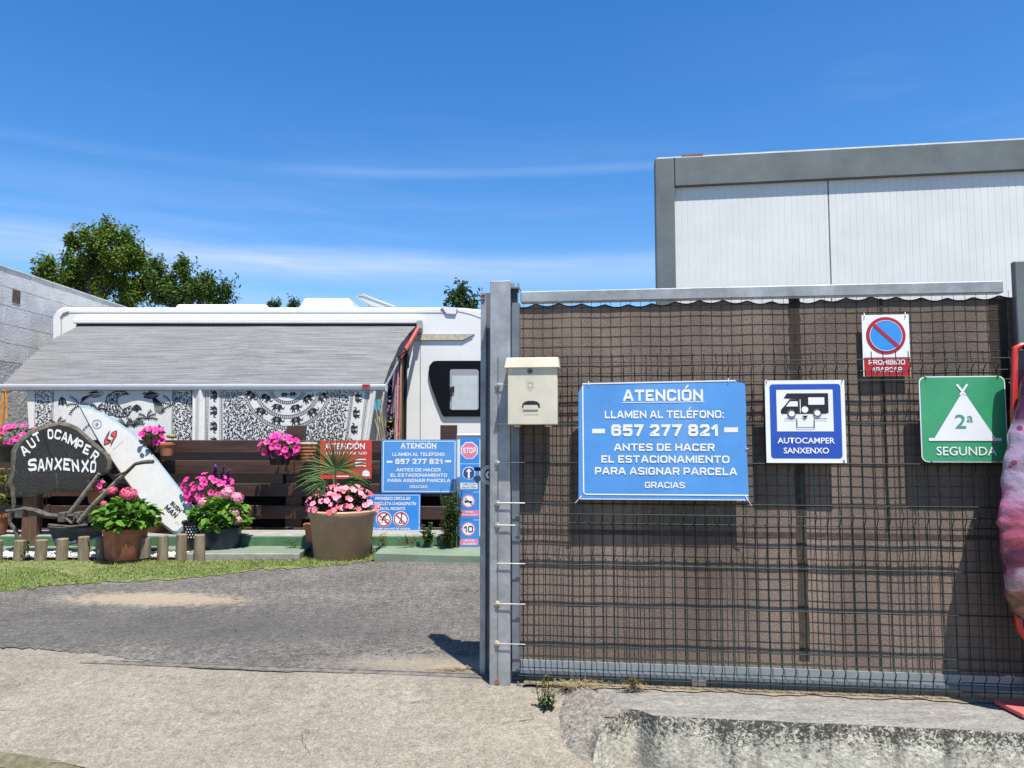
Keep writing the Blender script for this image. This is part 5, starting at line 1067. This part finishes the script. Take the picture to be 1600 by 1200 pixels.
def blade(u, v):
    x = 300 + (640 - 300) * u + 25 * v * (1 - u) * 2; y = 805 + 10 * math.sin(u * 3) + (130 - 60 * u) * v; return P(x / 4, y / 4 + 620, 6.62 + .10 * u + .05 * math.sin(v * 2.4) + .02)
q = MB().grid(blade, 16, 8); bo = q.build('mouldboard', mat('blade_iron', (.05, .056, .058), .6, .25, 12, .5, 50), PG, smooth=2); so = bo.modifiers.new('t', 'SOLIDIFY'); so.thickness = .012
MB().tube(Z([(305, 800), (440, 812), (545, 800)], 6.6), .012, 6).build('share_rib', IRON, PG, True)
for x, y in ((140, 722), (405, 748), (500, 745), (535, 760)): bevel(MB().box(*(lambda c: (c.x - .03, c.x + .03, 6.66, 6.78, c.z - .045, c.z + .04))(P(x / 4, y / 4 + 620, 6.72))).build('bracket', IRON, PG), .006)
MB().tube(Z([(410, 760), (450, 790), (480, 750), (500, 790)], 6.66), .014, 6).build('linkage', IRON, PG, True)

# ------------------------------------------------------------------ log edging
LOG = mat('weathered_log', (.20, .16, .105), .9, .2, 16, .8, 60, stretch=(3, 3, .35)); ENDG = mat('log_end', (.30, .25, .17), .9, .2, 30, .5, 60)
LB = tag(MB().box(P(-40, 870, 6.5).x, P(312, 870, 6.5).x, 6.602, 6.618, -.01, .05).build('edging_board', LOG), 'low dark edging board running between the short log stakes', 'edging')
names = {0: 'short log stake at the far left edge of the grass', 1: 'short log stake left of the sign support post', 2: 'short log stake right of the sign support post', 3: 'short log stake left of the plough blade', 4: 'short log stake in front of the plough blade', 5: 'short log stake just left of the terracotta hydrangea pot', 6: 'short log stake just right of the terracotta hydrangea pot', 7: 'short log stake under the middle of the surfboard', 8: 'short log stake below the surfboard tail', 9: 'short log stake just left of the dark blue pot'}
for k, (x, ytop) in enumerate([(-6, 843), (29, 843), (63, 842), (96, 840), (130, 837), (158, 837), (226, 838), (254, 835), (282.5, 833), (311, 834)]):
    c = P(x, 870, 6.46); h = P(x, ytop + 1, 6.56).z; r_ = .047 + R.uniform(-.002, .003)
    q = MB(); q.mi = 0; q.lathe((0, 0, 0), [(r_, -.03), (r_ * 1.02, h * .5), (r_, h - .006), (r_ - .006, h), (.001, h + .002)], 12)
    o = q.build('log_stake', [LOG, ENDG], smooth=True); o.location = (c.x * 1.013, 6.55, 0); o.rotation_euler = (R.uniform(-.03, .03), R.uniform(-.03, .03), R.uniform(0, 6)); tag(o, names[k], 'log stake', 'log stakes edging the grass')

# ------------------------------------------------------------------ plants
def leaf6(q, p, d, up, L, W, fold=.25):
    d = d.normalized(); s_ = d.cross(up);
    if s_.length < .05: s_ = d.cross(Vector((1, 0, 0)))
    s_.normalize(); n_ = s_.cross(d)
    q.add([p, p + d * L * .35 + s_ * W / 2 + n_ * W * fold, p + d * L * .75 + s_ * W * .38 + n_ * W * fold * .5, p + d * L - n_ * L * .12, p + d * L * .75 - s_ * W * .38 + n_ * W * fold * .5, p + d * L * .35 - s_ * W / 2 + n_ * W * fold, p + d * L * .5], [(0, 1, 6), (1, 2, 6), (2, 3, 6), (3, 4, 6), (4, 5, 6), (5, 0, 6)])
def bush(c, rx, ry, rz_, n, L, W, seed, low=-.3):
    r = random.Random(seed); q = MB(); k = 0
    while k < n:
        v_ = Vector((r.gauss(0, 1), r.gauss(0, 1), r.gauss(0, 1))).normalized()
        if v_.z < low: continue
        k += 1; f = r.uniform(.45, 1.0) ** .6 * (1 + .12 * math.sin(v_.x * 5 + seed) * math.sin(v_.z * 6)); p = Vector(c) + Vector((v_.x * rx, v_.y * ry, v_.z * rz_)) * f
        d = (v_ + Vector((r.gauss(0, .5), r.gauss(0, .5), r.gauss(0, .4) - .15))); s_ = r.uniform(.7, 1.2)
        leaf6(q, p - d.normalized() * L * .5 * s_, d, Vector((r.gauss(0, .3), r.gauss(0, .3), 1)), L * s_, W * s_)
    return q
# flower meshes (unit size, facing +Z)
def petunia():
    q = MB(); n = 20; rim = []; mid = []
    for k in range(n):
        a = 2 * math.pi * k / n; rr_ = 1 - .13 * (math.cos(5 * a) * .5 + .5) ** 2; rim.append(Vector((rr_ * math.cos(a), rr_ * math.sin(a), .05 + .08 * math.cos(5 * a)))); mid.append(Vector((.34 * math.cos(a), .34 * math.sin(a), -.1)))
    q.add(rim + mid, [(k, (k + 1) % n, n + (k + 1) % n, n + k) for k in range(n)]); q.mi = 1; q.add(mid + [Vector((0, 0, -.45))], [(k, (k + 1) % n, n) for k in range(n)]); return q.mesh('flower', [FMAG, FMAGD], 2)
def impatiens(m):
    q = MB()
    for k in range(5):
        a = 2 * math.pi * k / 5; c = Vector((math.cos(a), math.sin(a), 0)); s_ = Vector((-math.sin(a), math.cos(a), 0)); q.add([Vector((0, 0, 0)), c * .45 + s_ * .42 + UZ * .04, c * .9 + s_ * .36 + UZ * .08, c * 1.0 + UZ * .02, c * .9 - s_ * .36 + UZ * .12, c * .45 - s_ * .42 + UZ * .04], [(0, 1, 2, 3), (0, 3, 4, 5)])
    q.mi = 1; q.add([Vector((.12 * math.cos(a), .12 * math.sin(a), .09)) for a in np.linspace(0, 6.28, 6)[:-1]], [(0, 1, 2, 3, 4)]); return q.mesh('flower', [m, FMAGD])
def hydr(m, seed):
    r = random.Random(seed); q = MB()
    for _ in range(95):
        v_ = Vector((r.gauss(0, 1), r.gauss(0, 1), r.gauss(.3, 1))).normalized()
        if v_.z < -.45: continue
        c = Vector((v_.x, v_.y, v_.z * .75)) * r.uniform(.88, 1.03); a_ = v_.cross(Vector((.3, .2, .9))).normalized(); b_ = v_.cross(a_); ro = r.uniform(0, 1.57)
        for k in range(4):
            an = ro + k * 1.57; d = a_ * math.cos(an) + b_ * math.sin(an); s_ = v_.cross(d); q.add([c, c + d * .11 + s_ * .09 + v_ * .02, c + d * .21, c + d * .11 - s_ * .09 + v_ * .02], [(0, 1, 2, 3)])
    q.mi = 0; q2 = [Vector((.82 * math.cos(a) * math.cos(e), .82 * math.sin(a) * math.cos(e), .62 * math.sin(e))) for e in (-.5, 0, .5, 1.1) for a in np.linspace(0, 6.28, 9)[:-1]]
    q.add(q2, [(i * 8 + k, i * 8 + (k + 1) % 8, (i + 1) * 8 + (k + 1) % 8, (i + 1) * 8 + k) for i in range(3) for k in range(8)]); return q.mesh('flower_head', [m])
PET = petunia(); IMC, IMR = impatiens(FCOR), impatiens(FROS); HP = [hydr(FPINK, 1), hydr(FPINK, 2)]; HPL = [hydr(FPALE, 3), hydr(FPALE, 4)]
def face(d): return Vector(d).normalized().to_track_quat('Z', 'Y')
def scatterf(root, mes, c, rx, ry, rz_, n, size, seed, name='flower', front=True, low=-.5, gap=.8, bias=(0, -.9, .5)):
    r = random.Random(seed); pl_ = []; tries = 0; L = wm(root).inverted()
    while len(pl_) < n and tries < n * 60:
        tries += 1; v_ = Vector((r.gauss(0, 1), r.gauss(-.4, 1), r.gauss(0, 1))).normalized()
        if v_.z < low or v_.y > .35: continue
        p = Vector(c) + Vector((v_.x * rx, v_.y * ry, v_.z * rz_)) * r.uniform(.9, 1.12)
        if any((p - o_).length < size * 2 * gap for o_ in pl_): continue
        pl_.append(p); o = inst(r.choice(mes), name, root, L @ p, face(v_ * .8 + Vector(bias) + Vector((r.gauss(0, .25), r.gauss(0, .25), r.gauss(0, .25)))), size * r.uniform(.82, 1.15))
def pot(root, c, prof, m, name='pot', soil=True):
    o = MB().lathe(c, prof, 36).build(name, m, root, smooth=True)
    if soil: MB().lathe((c[0], c[1], c[2]), [(.001, prof[-1][1] - .004), (prof[-1][0] * .98, prof[-1][1] - .004), (prof[-1][0] * .98, prof[-1][1] + .002), (.001, prof[-1][1] + .002)], 24).build('soil', SOIL, root)
def rimpot(r0, r1, h, rimh=.035, rimw=.012): return [(r0 * .96, 0), (r0, .01), (r1 - rimw, h - rimh), (r1, h - rimh + .004), (r1 + .002, h - .006), (r1 - .004, h), (r1 - .02, h), (r1 - .025, h - .03)]
# 1 terracotta hydrangea
B = G(195, 873, .02); sau = tag(MB().lathe((B.x, B.y, .008), [(.20, 0), (.235, .005), (.24, .03), (.232, .03), (.225, .014), (.001, .012)], 36).build('pot_saucer', BLK, smooth=True), 'wide black saucer under the terracotta hydrangea pot', 'saucer')
h1 = thing('potted_hydrangea', 'bright green hydrangea with deep pink heads in a plain terracotta pot', 'potted plant', (B.x, B.y, .022)); pot(h1, (B.x, B.y, .022), rimpot(.155, .19, .27), TERRA)
cc = Vector((B.x, B.y, P(195, 812, B.y).z)); bush(cc, .27, .24, .20, 420, .085, .055, 11, -.45).build('foliage', LHYD, h1)
for x, y, r_, i in ((175, 767, .045, 0), (201, 772, .075, 1), (162, 787, .03, 0), (240, 1, 0, 0)):
    if r_: inst(HP[i], 'flower_head', h1, wm(h1).inverted() @ P(x, y, B.y - .05), (rad(25), 0, i), r_)
MB().tube([cc + Vector((0, 0, -.2)), cc + Vector((-.05, 0, .2))], .008).build('stem', LPET, h1)
# 2 dark pot hydrangea
B = G(344, 864, .02); tag(MB().lathe((B.x, B.y, .008), [(.17, 0), (.20, .005), (.207, .03), (.20, .03), (.19, .014), (.001, .012)], 36).build('pot_saucer', DPOT, smooth=True), 'dark saucer under the navy pot on the grass edge', 'saucer')
h2 = thing('potted_hydrangea', 'hydrangea with pale pink heads in a dark navy pot beside the surfboard', 'potted plant', (B.x, B.y, .022)); pot(h2, (B.x, B.y, .022), rimpot(.16, .195, .24), DPOT)
cc = Vector((B.x, B.y, P(340, 808, B.y).z)); bush(cc, .27, .23, .20, 420, .08, .05, 12, -.45).build('foliage', LHYD, h2)
for x, y, r_, i in ((355, 770, .06, 0), (371, 778, .06, 1), (318, 785, .05, 0), (367, 800, .05, 1), (371, 812, .045, 0)):
    inst(HPL[i], 'flower_head', h2, wm(h2).inverted() @ P(x, y, B.y - .10), (rad(45), 0, i), r_)
# 3 big beige pot, impatiens and palm
B = G(533, 878, .0); B.y += .22; B.x = (538 - 800) / F * (B.y)
h3 = thing('potted_palm', 'big beige pot with fan palm above coral and pink impatiens flowers', 'potted plant', (B.x, B.y, .005))
kx = (6.45 / F); pot(h3, (B.x, B.y, .005), [(.238, 0), (.246, .01), (.285, .36), (.302, .385), (.306, .42), (.298, .43), (.28, .43), (.275, .40)], BPOT)
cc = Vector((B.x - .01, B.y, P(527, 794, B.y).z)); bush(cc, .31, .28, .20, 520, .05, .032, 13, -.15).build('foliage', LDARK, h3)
scatterf(h3, [IMC, IMR, IMR], cc, .30, .29, .20, 66, .027, 14, low=-.15, gap=.62)
pc = P(524, 733, B.y - .05)
def fan(c, R_, n, a0, a1, seed, tilt, name='palm_frond', base=None):
    r = random.Random(seed); q = MB()
    for k in range(n):
        a = rad(a0 + (a1 - a0) * k / (n - 1)) + r.gauss(0, .02); L = R_ * r.uniform(.82, 1.05) * (1 - .15 * abs(k / (n - 1) - .5)); d = Vector((math.cos(a), tilt * math.sin(a) + r.gauss(0, .06) - .15, math.sin(a))).normalized(); s_ = d.cross(Vector((0, -1, .2))).normalized(); dn = Vector((0, -.3, -1)) * L * .10 * (abs(math.cos(a)) + .3)
        p1_, p2_, p3_ = c + d * L * .3, c + d * L * .7 + dn * .25, c + d * L + dn; up_ = Vector((0, -1, 0)) * .004; w_ = .0065
        q.add([c - s_ * .002, c + s_ * .002, p1_ + s_ * w_, p1_ - s_ * w_, p1_ + up_ * 1.5, p2_ + s_ * w_ * .7, p2_ - s_ * w_ * .7, p3_], [(0, 1, 2, 4), (0, 4, 3, 0)][:1] + [(0, 4, 3), (3, 4, 6), (4, 2, 5), (4, 5, 6), (6, 5, 7)])
    if base: q.tube([base, base.lerp(c, .6) + Vector((0, -.01, 0)), c], [.009, .007, .006], 6)
    q.build(name, LPALM, h3)
root_ = P(528, 790, B.y)
fan(pc, .42, 32, -20, 200, 1, .1, base=root_); fan(P(509, 752, B.y - .12), .24, 14, 150, 265, 2, .0, base=root_); fan(P(540, 748, B.y - .02), .26, 12, -75, 10, 3, .2, base=root_); fan(P(520, 742, B.y + .1), .36, 13, 10, 175, 5, .35, base=root_)
# 4 petunias on the fence
def petplant(label, cx, cy, rx, rz_, n, seed, Y=7.3, potc=None, potm=TERRA, hang=False, size=.034, potw=.12, group=None, flm=None):
    c = P(cx, cy, Y); base_ = P(potc[0], potc[1], Y) if potc else c - Vector((0, 0, .2)); th_ = thing('potted_petunia', label, 'potted plant', base_)
    if potc:
        ph = potc[2]; pot(th_, base_, rimpot(potw * .75, potw, ph, .03, .008), potm)
    bush(c, rx * .9, .13, rz_ * .9, int(160 * rx / .2), .04, .022, seed, -.8).build('foliage', LPET, th_)
    scatterf(th_, [PET], c, rx, .15, rz_, n, size, seed, low=-.8, gap=.68); return th_
petplant('magenta petunias in a hanging pot on the fence beside the fan palm', 436, 695, .20, .115, 24, 31, 7.28, (437, 726, .16), BLK, size=.038)
petplant('magenta petunias in a carved terracotta pot behind the surfboard top', 240, 681, .125, .085, 15, 32, 7.38, (261, 712, .13), TERRA, size=.032, potw=.08)
petplant('wide bank of magenta petunias at the far left of the fence', 24, 683, .30, .115, 34, 33, 7.28, (22, 722, .18), BLK, size=.032, potw=.16)
petplant('small magenta petunia in a terracotta pot just right of the wood slice sign', 153, 756, .06, .05, 5, 34, 7.2, (150, 786, .13), TERRA, size=.026, potw=.085)
pp = petplant('magenta petunias with purple salvia spikes behind the navy pot', 325, 763, .22, .14, 30, 35, 7.15, (332, 822, .26), BLK, size=.034, potw=.15)
r = random.Random(4); q = MB(); q2 = MB()
for k in range(9):
    x = r.uniform(330, 356); y0_ = r.uniform(768, 776); y1_ = r.uniform(728, 745); a, b_ = P(x, y0_, 7.1), P(x + r.uniform(-3, 3), y1_, 7.1); q2.tube([a, b_], .003, 4)
    for m_ in range(26):
        t_ = r.uniform(.35, 1); p = a.lerp(b_, t_); leaf6(q, p, Vector((r.gauss(0, 1), r.gauss(0, 1), .8)), UZ, .03, .02)
q.build('salvia_spikes', FPUR, pp); q2.build('salvia_stems', LPET, pp)
# carved pot near palm
cp_ = thing('carved_pot', 'empty carved terracotta wall pot between the petunias and the fan palm', 'pot', P(481, 722, 7.35))
bs_ = P(481, 722, 7.35)
for k in range(5): MB().lathe((bs_.x, bs_.y, bs_.z + k * .032), [(.055 + .004 * k, 0), (.07 + .004 * k, .008), (.07 + .004 * k, .02), (.055 + .004 * k, .03)], 20).build('tier', TERRA, cp_)
MB().lathe((bs_.x, bs_.y, bs_.z + .17), [(.07, 0), (.09, .008), (.085, .025), (.02, .03)], 20).build('lid_stone', mat('pale_stone', (.36, .31, .24), .8, .15, 20), cp_)
st_ = thing('round_stone', 'small round olive stone on the terracotta pot behind the surfboard', 'stone', P(268, 683, 7.35)); MB().lathe(P(268, 685, 7.36), [(.02, 0), (.05, .012), (.045, .035), (.01, .042)], 18).build('stone', mat('olive_stone', (.26, .22, .10), .8, .2, 20), st_, smooth=2)
bk = thing('back_pot', 'large terracotta pot standing behind the surfboard tail', 'pot', P(246, 842, 7.1)); pot(bk, P(246, 838, 7.30), rimpot(.095, .12, .17), TERRA)
b2p = thing('back_pot', 'terracotta pot mostly hidden behind the big beige palm pot', 'pot', P(494, 845, 6.95)); pot(b2p, P(496, 845, 6.95), rimpot(.10, .13, .16), TERRA)
bd = thing('dotted_pot', 'black pot with white dots tucked behind the surfboard tail', 'pot', P(297, 860, 6.75)); o_ = P(301, 858, 6.86); pot(bd, o_, rimpot(.08, .10, .26), BLK)
q = MB()
for k in range(5):
    for m_ in range(5):
        c = Vector((o_.x, o_.y, 0)); a = rad(-90 + (m_ - 1) * 14 + (k % 2) * 7); p = c + Vector((math.cos(a), math.sin(a), 0)) * .099; p.z = o_.z + .12 + k * .024
        ax2 = Vector((-math.sin(a), math.cos(a), 0)); ring(q, p, 0.0001, .006, n=8, ax=ax2)
q.build('white_dots', WHITE, bd)
lp = thing('potted_shrub', 'yellow-green leafy plant in a terracotta pot at the left edge', 'potted plant', P(-2, 835, 7.0)); pot(lp, P(-8, 834, 7.05), rimpot(.09, .12, .19), TERRA)
bush(P(2, 765, 7.0), .09, .09, .20, 130, .05, .025, 41, -.9).build('foliage', leafm('yellow_leaf', (.16, .18, .04), (.32, .28, .06)), lp); MB().tube([P(-4, 812, 7.05), P(2, 770, 7.02)], .006).build('stem', LPET, lp)
# weeds
def weed(name, label, cat, c, h, wd, n, seed, m, L=.03, W=.012):
    th_ = thing(name, label, cat, c); r = random.Random(seed); q = MB(); q2 = MB()
    for _ in range(max(3, n // 14)):
        a = Vector(c) + Vector((r.gauss(0, wd * .2), r.gauss(0, wd * .2), 0)); b_ = a + Vector((r.gauss(0, wd * .5), r.gauss(0, wd * .3), h * r.uniform(.5, 1))); q2.tube([a, a.lerp(b_, .5) + Vector((r.gauss(0, wd * .1), 0, 0)), b_], .0018 if h < .3 else .004, 4)
        for _k in range(14):
            p = a.lerp(b_, r.uniform(.1, 1)); leaf6(q, p, Vector((r.gauss(0, 1), r.gauss(0, 1), r.uniform(0, 1))), UZ, L * r.uniform(.6, 1.2), W * r.uniform(.7, 1.2))
    q.build('leaves', m, th_); q2.build('stems', LPET, th_)
LW = leafm('weed_leaf', (.05, .09, .025), (.11, .15, .04)); LWB = leafm('dry_weed_leaf', (.16, .12, .045), (.24, .20, .08))
c = A(852, 1104); c.z += .002; weed('weed', 'small green and brown weed growing from the crack before the kerb', 'weed', c, .13, .05, 100, 1, LWB, .016, .008); weed('weed', 'low rosette of dark green weed leaves beside the kerb end', 'weed', A(855, 1108), .05, .04, 60, 2, LW, .03, .014)
weed('weed', 'dry mossy tuft on the sand strip under the gate', 'weed', GP(990, 1070, -.04), .035, .05, 120, 3, LWB, .012, .006)
weed('climbing_weed', 'tall straggly dark weed against the brown fence left of the sign column', 'shrub', P(703, 856, 6.9), .55, .11, 420, 4, LW, .06, .018); weed('weed', 'reddish weed clump at the fence foot left of the sign column', 'weed', P(697, 852, 6.85), .22, .09, 200, 5, leafm('reddish_leaf', (.12, .06, .03), (.12, .14, .04)), .04, .02)
weed('weed', 'green weeds at the kerb below the blue cycling sign', 'weed', P(668, 850, 6.92), .20, .07, 170, 6, LW, .045, .022); weed('weed', 'pale grass tuft at the foot of the kerb right of the big beige pot', 'weed', P(598, 850, 6.92), .10, .12, 90, 7, LWB, .04, .006)
weed('weed', 'dry weeds at the kerb foot under the cycling sign', 'weed', P(637, 851, 6.92), .10, .10, 90, 9, LWB, .035, .01)
weed('weed', 'grassy tuft left of the big beige pot', 'weed', G(455, 868), .12, .06, 80, 8, LW, .06, .006); weed('weed', 'thin weed growing among the white gravel by the sign post', 'weed', P(44, 868, 6.52), .16, .03, 50, 10, LW, .05, .01)

# trees
def tree(label, px, Y, blobs, n, leaf, m, seed, trunk=.12, nlimb=10, scat=.35):
    r = random.Random(seed); rt = Vector((P(px, 600, Y).x, Y + .4, 0)); th_ = thing('tree', label, 'tree', rt); q = MB()
    bl = [(P(x, y, Y), rr_ * Y / F) for x, y, rr_ in blobs]; ctr = sum((b_[0] for b_ in bl), Vector()) / len(bl); q.tube([rt, rt.lerp(ctr, .5), ctr - Vector((0, 0, .2))], [trunk, trunk * .8, trunk * .55], 8)
    for c, rr_ in bl: q.tube([ctr - Vector((0, 0, .9)), ctr.lerp(c, .5) + Vector((0, 0, -.1)), c, c + Vector((r.gauss(0, .1), 0, rr_ * .8))], [trunk * .4, trunk * .25, trunk * .14, .01], 5)
    q.build('trunk', BARK, th_); q = MB(); tot = sum(rr_ ** 2 for _, rr_ in bl)
    for c, rr_ in bl:
        subs = [(c + Vector((r.gauss(0, .5), r.gauss(0, .5), r.gauss(0, .5))) * rr_, rr_ * r.uniform(.28, .5)) for _ in range(9)]
        for _ in range(int(n * rr_ ** 2 / tot / 14)):
            cc_, rs_ = r.choice(subs); v_ = Vector((r.gauss(0, 1), r.gauss(0, 1), r.gauss(0, 1))).normalized(); tip = cc_ + v_ * rs_ * r.uniform(.3, 1.1)
            out_ = (tip - c).normalized(); dr = (out_ * .6 + Vector((r.gauss(0, .25), 0, 1))).normalized(); Ls = r.uniform(.16, .42) if r.random() < .35 else .16
            for _k in range(14):
                t_ = _k / 13; p = tip + dr * (t_ * Ls - .05) + Vector((r.gauss(0, .035), r.gauss(0, .05), r.gauss(0, .035))) * (1.3 - t_); leaf6(q, p, Vector((r.gauss(0, 1), r.gauss(0, 1), r.gauss(-.1, .8))), Vector((r.gauss(0, .5), r.gauss(0, .5), 1)), leaf * r.uniform(.6, 1.2), leaf * .40)
    q.build('crown', m, th_)
tree('broad olive-green tree rising behind the block wall and camper', 155, 15.5, [(160, 380, 22), (128, 400, 26), (185, 400, 26), (150, 420, 34), (95, 425, 24), (75, 432, 17), (210, 418, 22), (225, 440, 26), (120, 450, 34), (175, 455, 38), (90, 455, 26), (215, 462, 28), (115, 375, 13), (68, 420, 10), (165, 362, 10), (182, 380, 12)], 21000, .095, LTREE, 51, .13)
tree('narrower mid-green young tree right of the broad tree behind the camper', 290, 15.0, [(255, 440, 22), (285, 430, 16), (290, 455, 24), (315, 455, 20), (335, 465, 18), (245, 420, 10), (287, 415, 8), (345, 452, 9), (320, 437, 9), (262, 465, 22)], 9000, .09, LTREE3, 52, .08)
tree('leafy tip of a young tree rising behind the camper nose', 723, 13.2, [(722, 462, 10), (729, 455, 6), (715, 470, 8), (737, 474, 8), (697, 478, 6), (722, 480, 14)], 700, .11, LTREE2, 53, .03)
tree('tiny far dark treetop showing over the camper roof beside the roof unit', 430, 22, [(430, 477, 4), (427, 481, 6)], 500, .09, LTREE2, 54, .05); tree('tiny far dark treetop left of the roof air unit', 458, 22, [(459, 477, 4), (458, 481, 5)], 500, .09, LTREE2, 55, .05)

# ------------------------------------------------------------------ ice cream display at the right edge
IC = thing('advertising_display', 'plastic-wrapped ice cream advertising figure in a red frame at the right edge', 'advertising display', GP(1650, 1100, -.14))
RP_ = mat('red_plastic', (.62, .035, .025), .35, .06, 12, coat=.3)
prof = [(575, 1612), (590, 1600), (620, 1591), (650, 1586), (680, 1576), (710, 1570), (740, 1567), (770, 1564), (800, 1561), (820, 1560), (835, 1561), (860, 1564), (885, 1566), (910, 1569), (935, 1573), (955, 1579), (966, 1592), (972, 1615)]
PM = mat('printed_wrap', (.5, .1, .2), .25, .1, 8, 1.6, 26, coat=.8); t = PM.node_tree; b = t.nodes['Principled BSDF']
ge = N(t, 'ShaderNodeNewGeometry'); sp = N(t, 'ShaderNodeSeparateXYZ'); t.links.new(ge.outputs['Position'], sp.inputs[0])
n1 = N(t, 'ShaderNodeTexNoise'); n1.inputs['Scale'].default_value = 9; n1.inputs['Detail'].default_value = 1; t.links.new(ge.outputs['Position'], n1.inputs['Vector'])
ma = N(t, 'ShaderNodeMath', operation='MULTIPLY_ADD'); t.links.new(n1.outputs[0], ma.inputs[0]); ma.inputs[1].default_value = .16; t.links.new(sp.outputs['Z'], ma.inputs[2])
zp = lambda py: GP(1590, py, -.12).z + .08
mr = N(t, 'ShaderNodeMapRange'); mr.inputs[1].default_value = zp(975); mr.inputs[2].default_value = zp(570); t.links.new(ma.outputs[0], mr.inputs[0])
cr = N(t, 'ShaderNodeValToRGB'); cr.color_ramp.interpolation = 'LINEAR'; E = cr.color_ramp.elements
stops = [(0, (0.127, 0.044, 0.024)), (.13, (0.142, 0.054, 0.034)), (.155, (0.264, 0.173, 0.203)), (.20, (0.221, 0.138, 0.174)), (.215, (0.116, 0.007, 0.048)), (.30, (0.063, 0.004, 0.044)), (.33, (0.264, 0.038, 0.068)), (.40, (0.316, 0.061, 0.106)), (.43, (0.395, 0.108, 0.203)), (.50, (0.369, 0.161, 0.251)), (.53, (0.326, 0.238, 0.329)), (.76, (0.326, 0.238, 0.329)), (.80, (0.105, 0.007, 0.039)), (.88, (0.043, 0.007, 0.034)), (1, (0.021, 0.007, 0.029))]
E[0].position, E[0].color = stops[0][0], (*stops[0][1], 1); E[1].position, E[1].color = 1, (*stops[-1][1], 1)
for p_, c_ in stops[1:-1]: e = E.new(p_); e.color = (*c_, 1)
t.links.new(mr.outputs[0], cr.inputs[0])
vo = N(t, 'ShaderNodeTexVoronoi'); vo.inputs['Scale'].default_value = 22; vo.inputs['Randomness'].default_value = 1; t.links.new(ge.outputs['Position'], vo.inputs['Vector'])
lt = N(t, 'ShaderNodeMath', operation='LESS_THAN'); t.links.new(vo.outputs['Distance'], lt.inputs[0]); lt.inputs[1].default_value = .27
mr2 = N(t, 'ShaderNodeMapRange', interpolation_type='SMOOTHSTEP'); mr2.inputs[1].default_value = .48; mr2.inputs[2].default_value = .53; t.links.new(mr.outputs[0], mr2.inputs[0])
mr4 = N(t, 'ShaderNodeMapRange'); mr4.inputs[1].default_value = .80; mr4.inputs[2].default_value = .78; t.links.new(mr.outputs[0], mr4.inputs[0])
m1_ = N(t, 'ShaderNodeMath', operation='MULTIPLY'); t.links.new(lt.outputs[0], m1_.inputs[0]); t.links.new(mr2.outputs[0], m1_.inputs[1]); m2_ = N(t, 'ShaderNodeMath', operation='MULTIPLY'); t.links.new(m1_.outputs[0], m2_.inputs[0]); t.links.new(mr4.outputs[0], m2_.inputs[1])
mx = N(t, 'ShaderNodeMix', data_type='RGBA'); t.links.new(m2_.outputs[0], mx.inputs[0]); t.links.new(cr.outputs[0], mx.inputs[6]); mx.inputs[7].default_value = (.25, .03, .10, 1); t.links.new(mx.outputs[2], b.inputs['Base Color'])
def fig(u, v):
    f = v * (len(prof) - 1); i = min(int(f), len(prof) - 2); f -= i; y = prof[i][0] * (1 - f) + prof[i + 1][0] * f; xl = prof[i][1] * (1 - f) + prof[i + 1][1] * f
    half = 1655 - xl; a = math.pi * 2 * u; c = GP(1655, y, -.16); e = (GP(1655 - half, y, -.16) - c); d = -GN * min(.07, e.length * .6)
    rw = 1 + .02 * math.sin(v * 41 + u * 19) + .012 * math.sin(v * 87)
    return c + e * math.cos(a) * rw + d * math.sin(a) * rw
MB().grid(fig, 64, 80).build('wrapped_figure', PM, IC, smooth=2)
fr = []
x0_, x1_, y0_, y1_ = 1586, 1727, 540, 998
cor = [(x0_ + 1, 985), (x0_ - 2, 640), (x0_ - 1, 560), (x0_ + 0, 545), (x0_ + 9, y0_), (1700, y0_ - 3), (1722, 546), (x1_, 560), (x1_, 940)]
MB().tube([GP(x, y, -.085) for x, y in [(1604, 998), (1594, 985), (1588, 950)] + cor[1:] + [(1722, 985), (1700, 1000), (1650, 1004), (1604, 998)]], .013, 10).build('red_frame', RP_, IC, True)
MB().add([GP(x, y, -.083) for x, y in [(1588, 548), (1722, 548), (1722, 985), (1600, 985), (1590, 940)]], [(0, 1, 2, 3, 4)]).build('dark_backing', mat('dark_backing', (.03, .015, .035), .3), IC)
MB().tube([GP(1600, 543, -.102), GP(1712, 541, -.102)], .012, 8).build('dark_top_trim', BLK, IC)
MB().tube([GP(1655, 1000, -.09), GP(1655, 1100, -.09)], .016, 10).build('stand_tube', RP_, IC)
MB().tube([GP(1577, 598, -.02), GP(1588, 595, -.06)], .0018, 5).build('cable_tie', WHITE, IC)
fpz = .03
fp = [G(x, y, fpz) for x, y in [(1553, 1093), (1556, 1090.5), (1600, 1091), (1700, 1094), (1760, 1110), (1700, 1125), (1610, 1116), (1597, 1114.5)]]
bevel(MB().slab(fp, (0, 0, -.018)).build('red_foot', mat('faded_red_foot', (.60, .12, .11), .5, .06, 12), IC), .004, 2)
print('objects', len(bpy.data.objects))
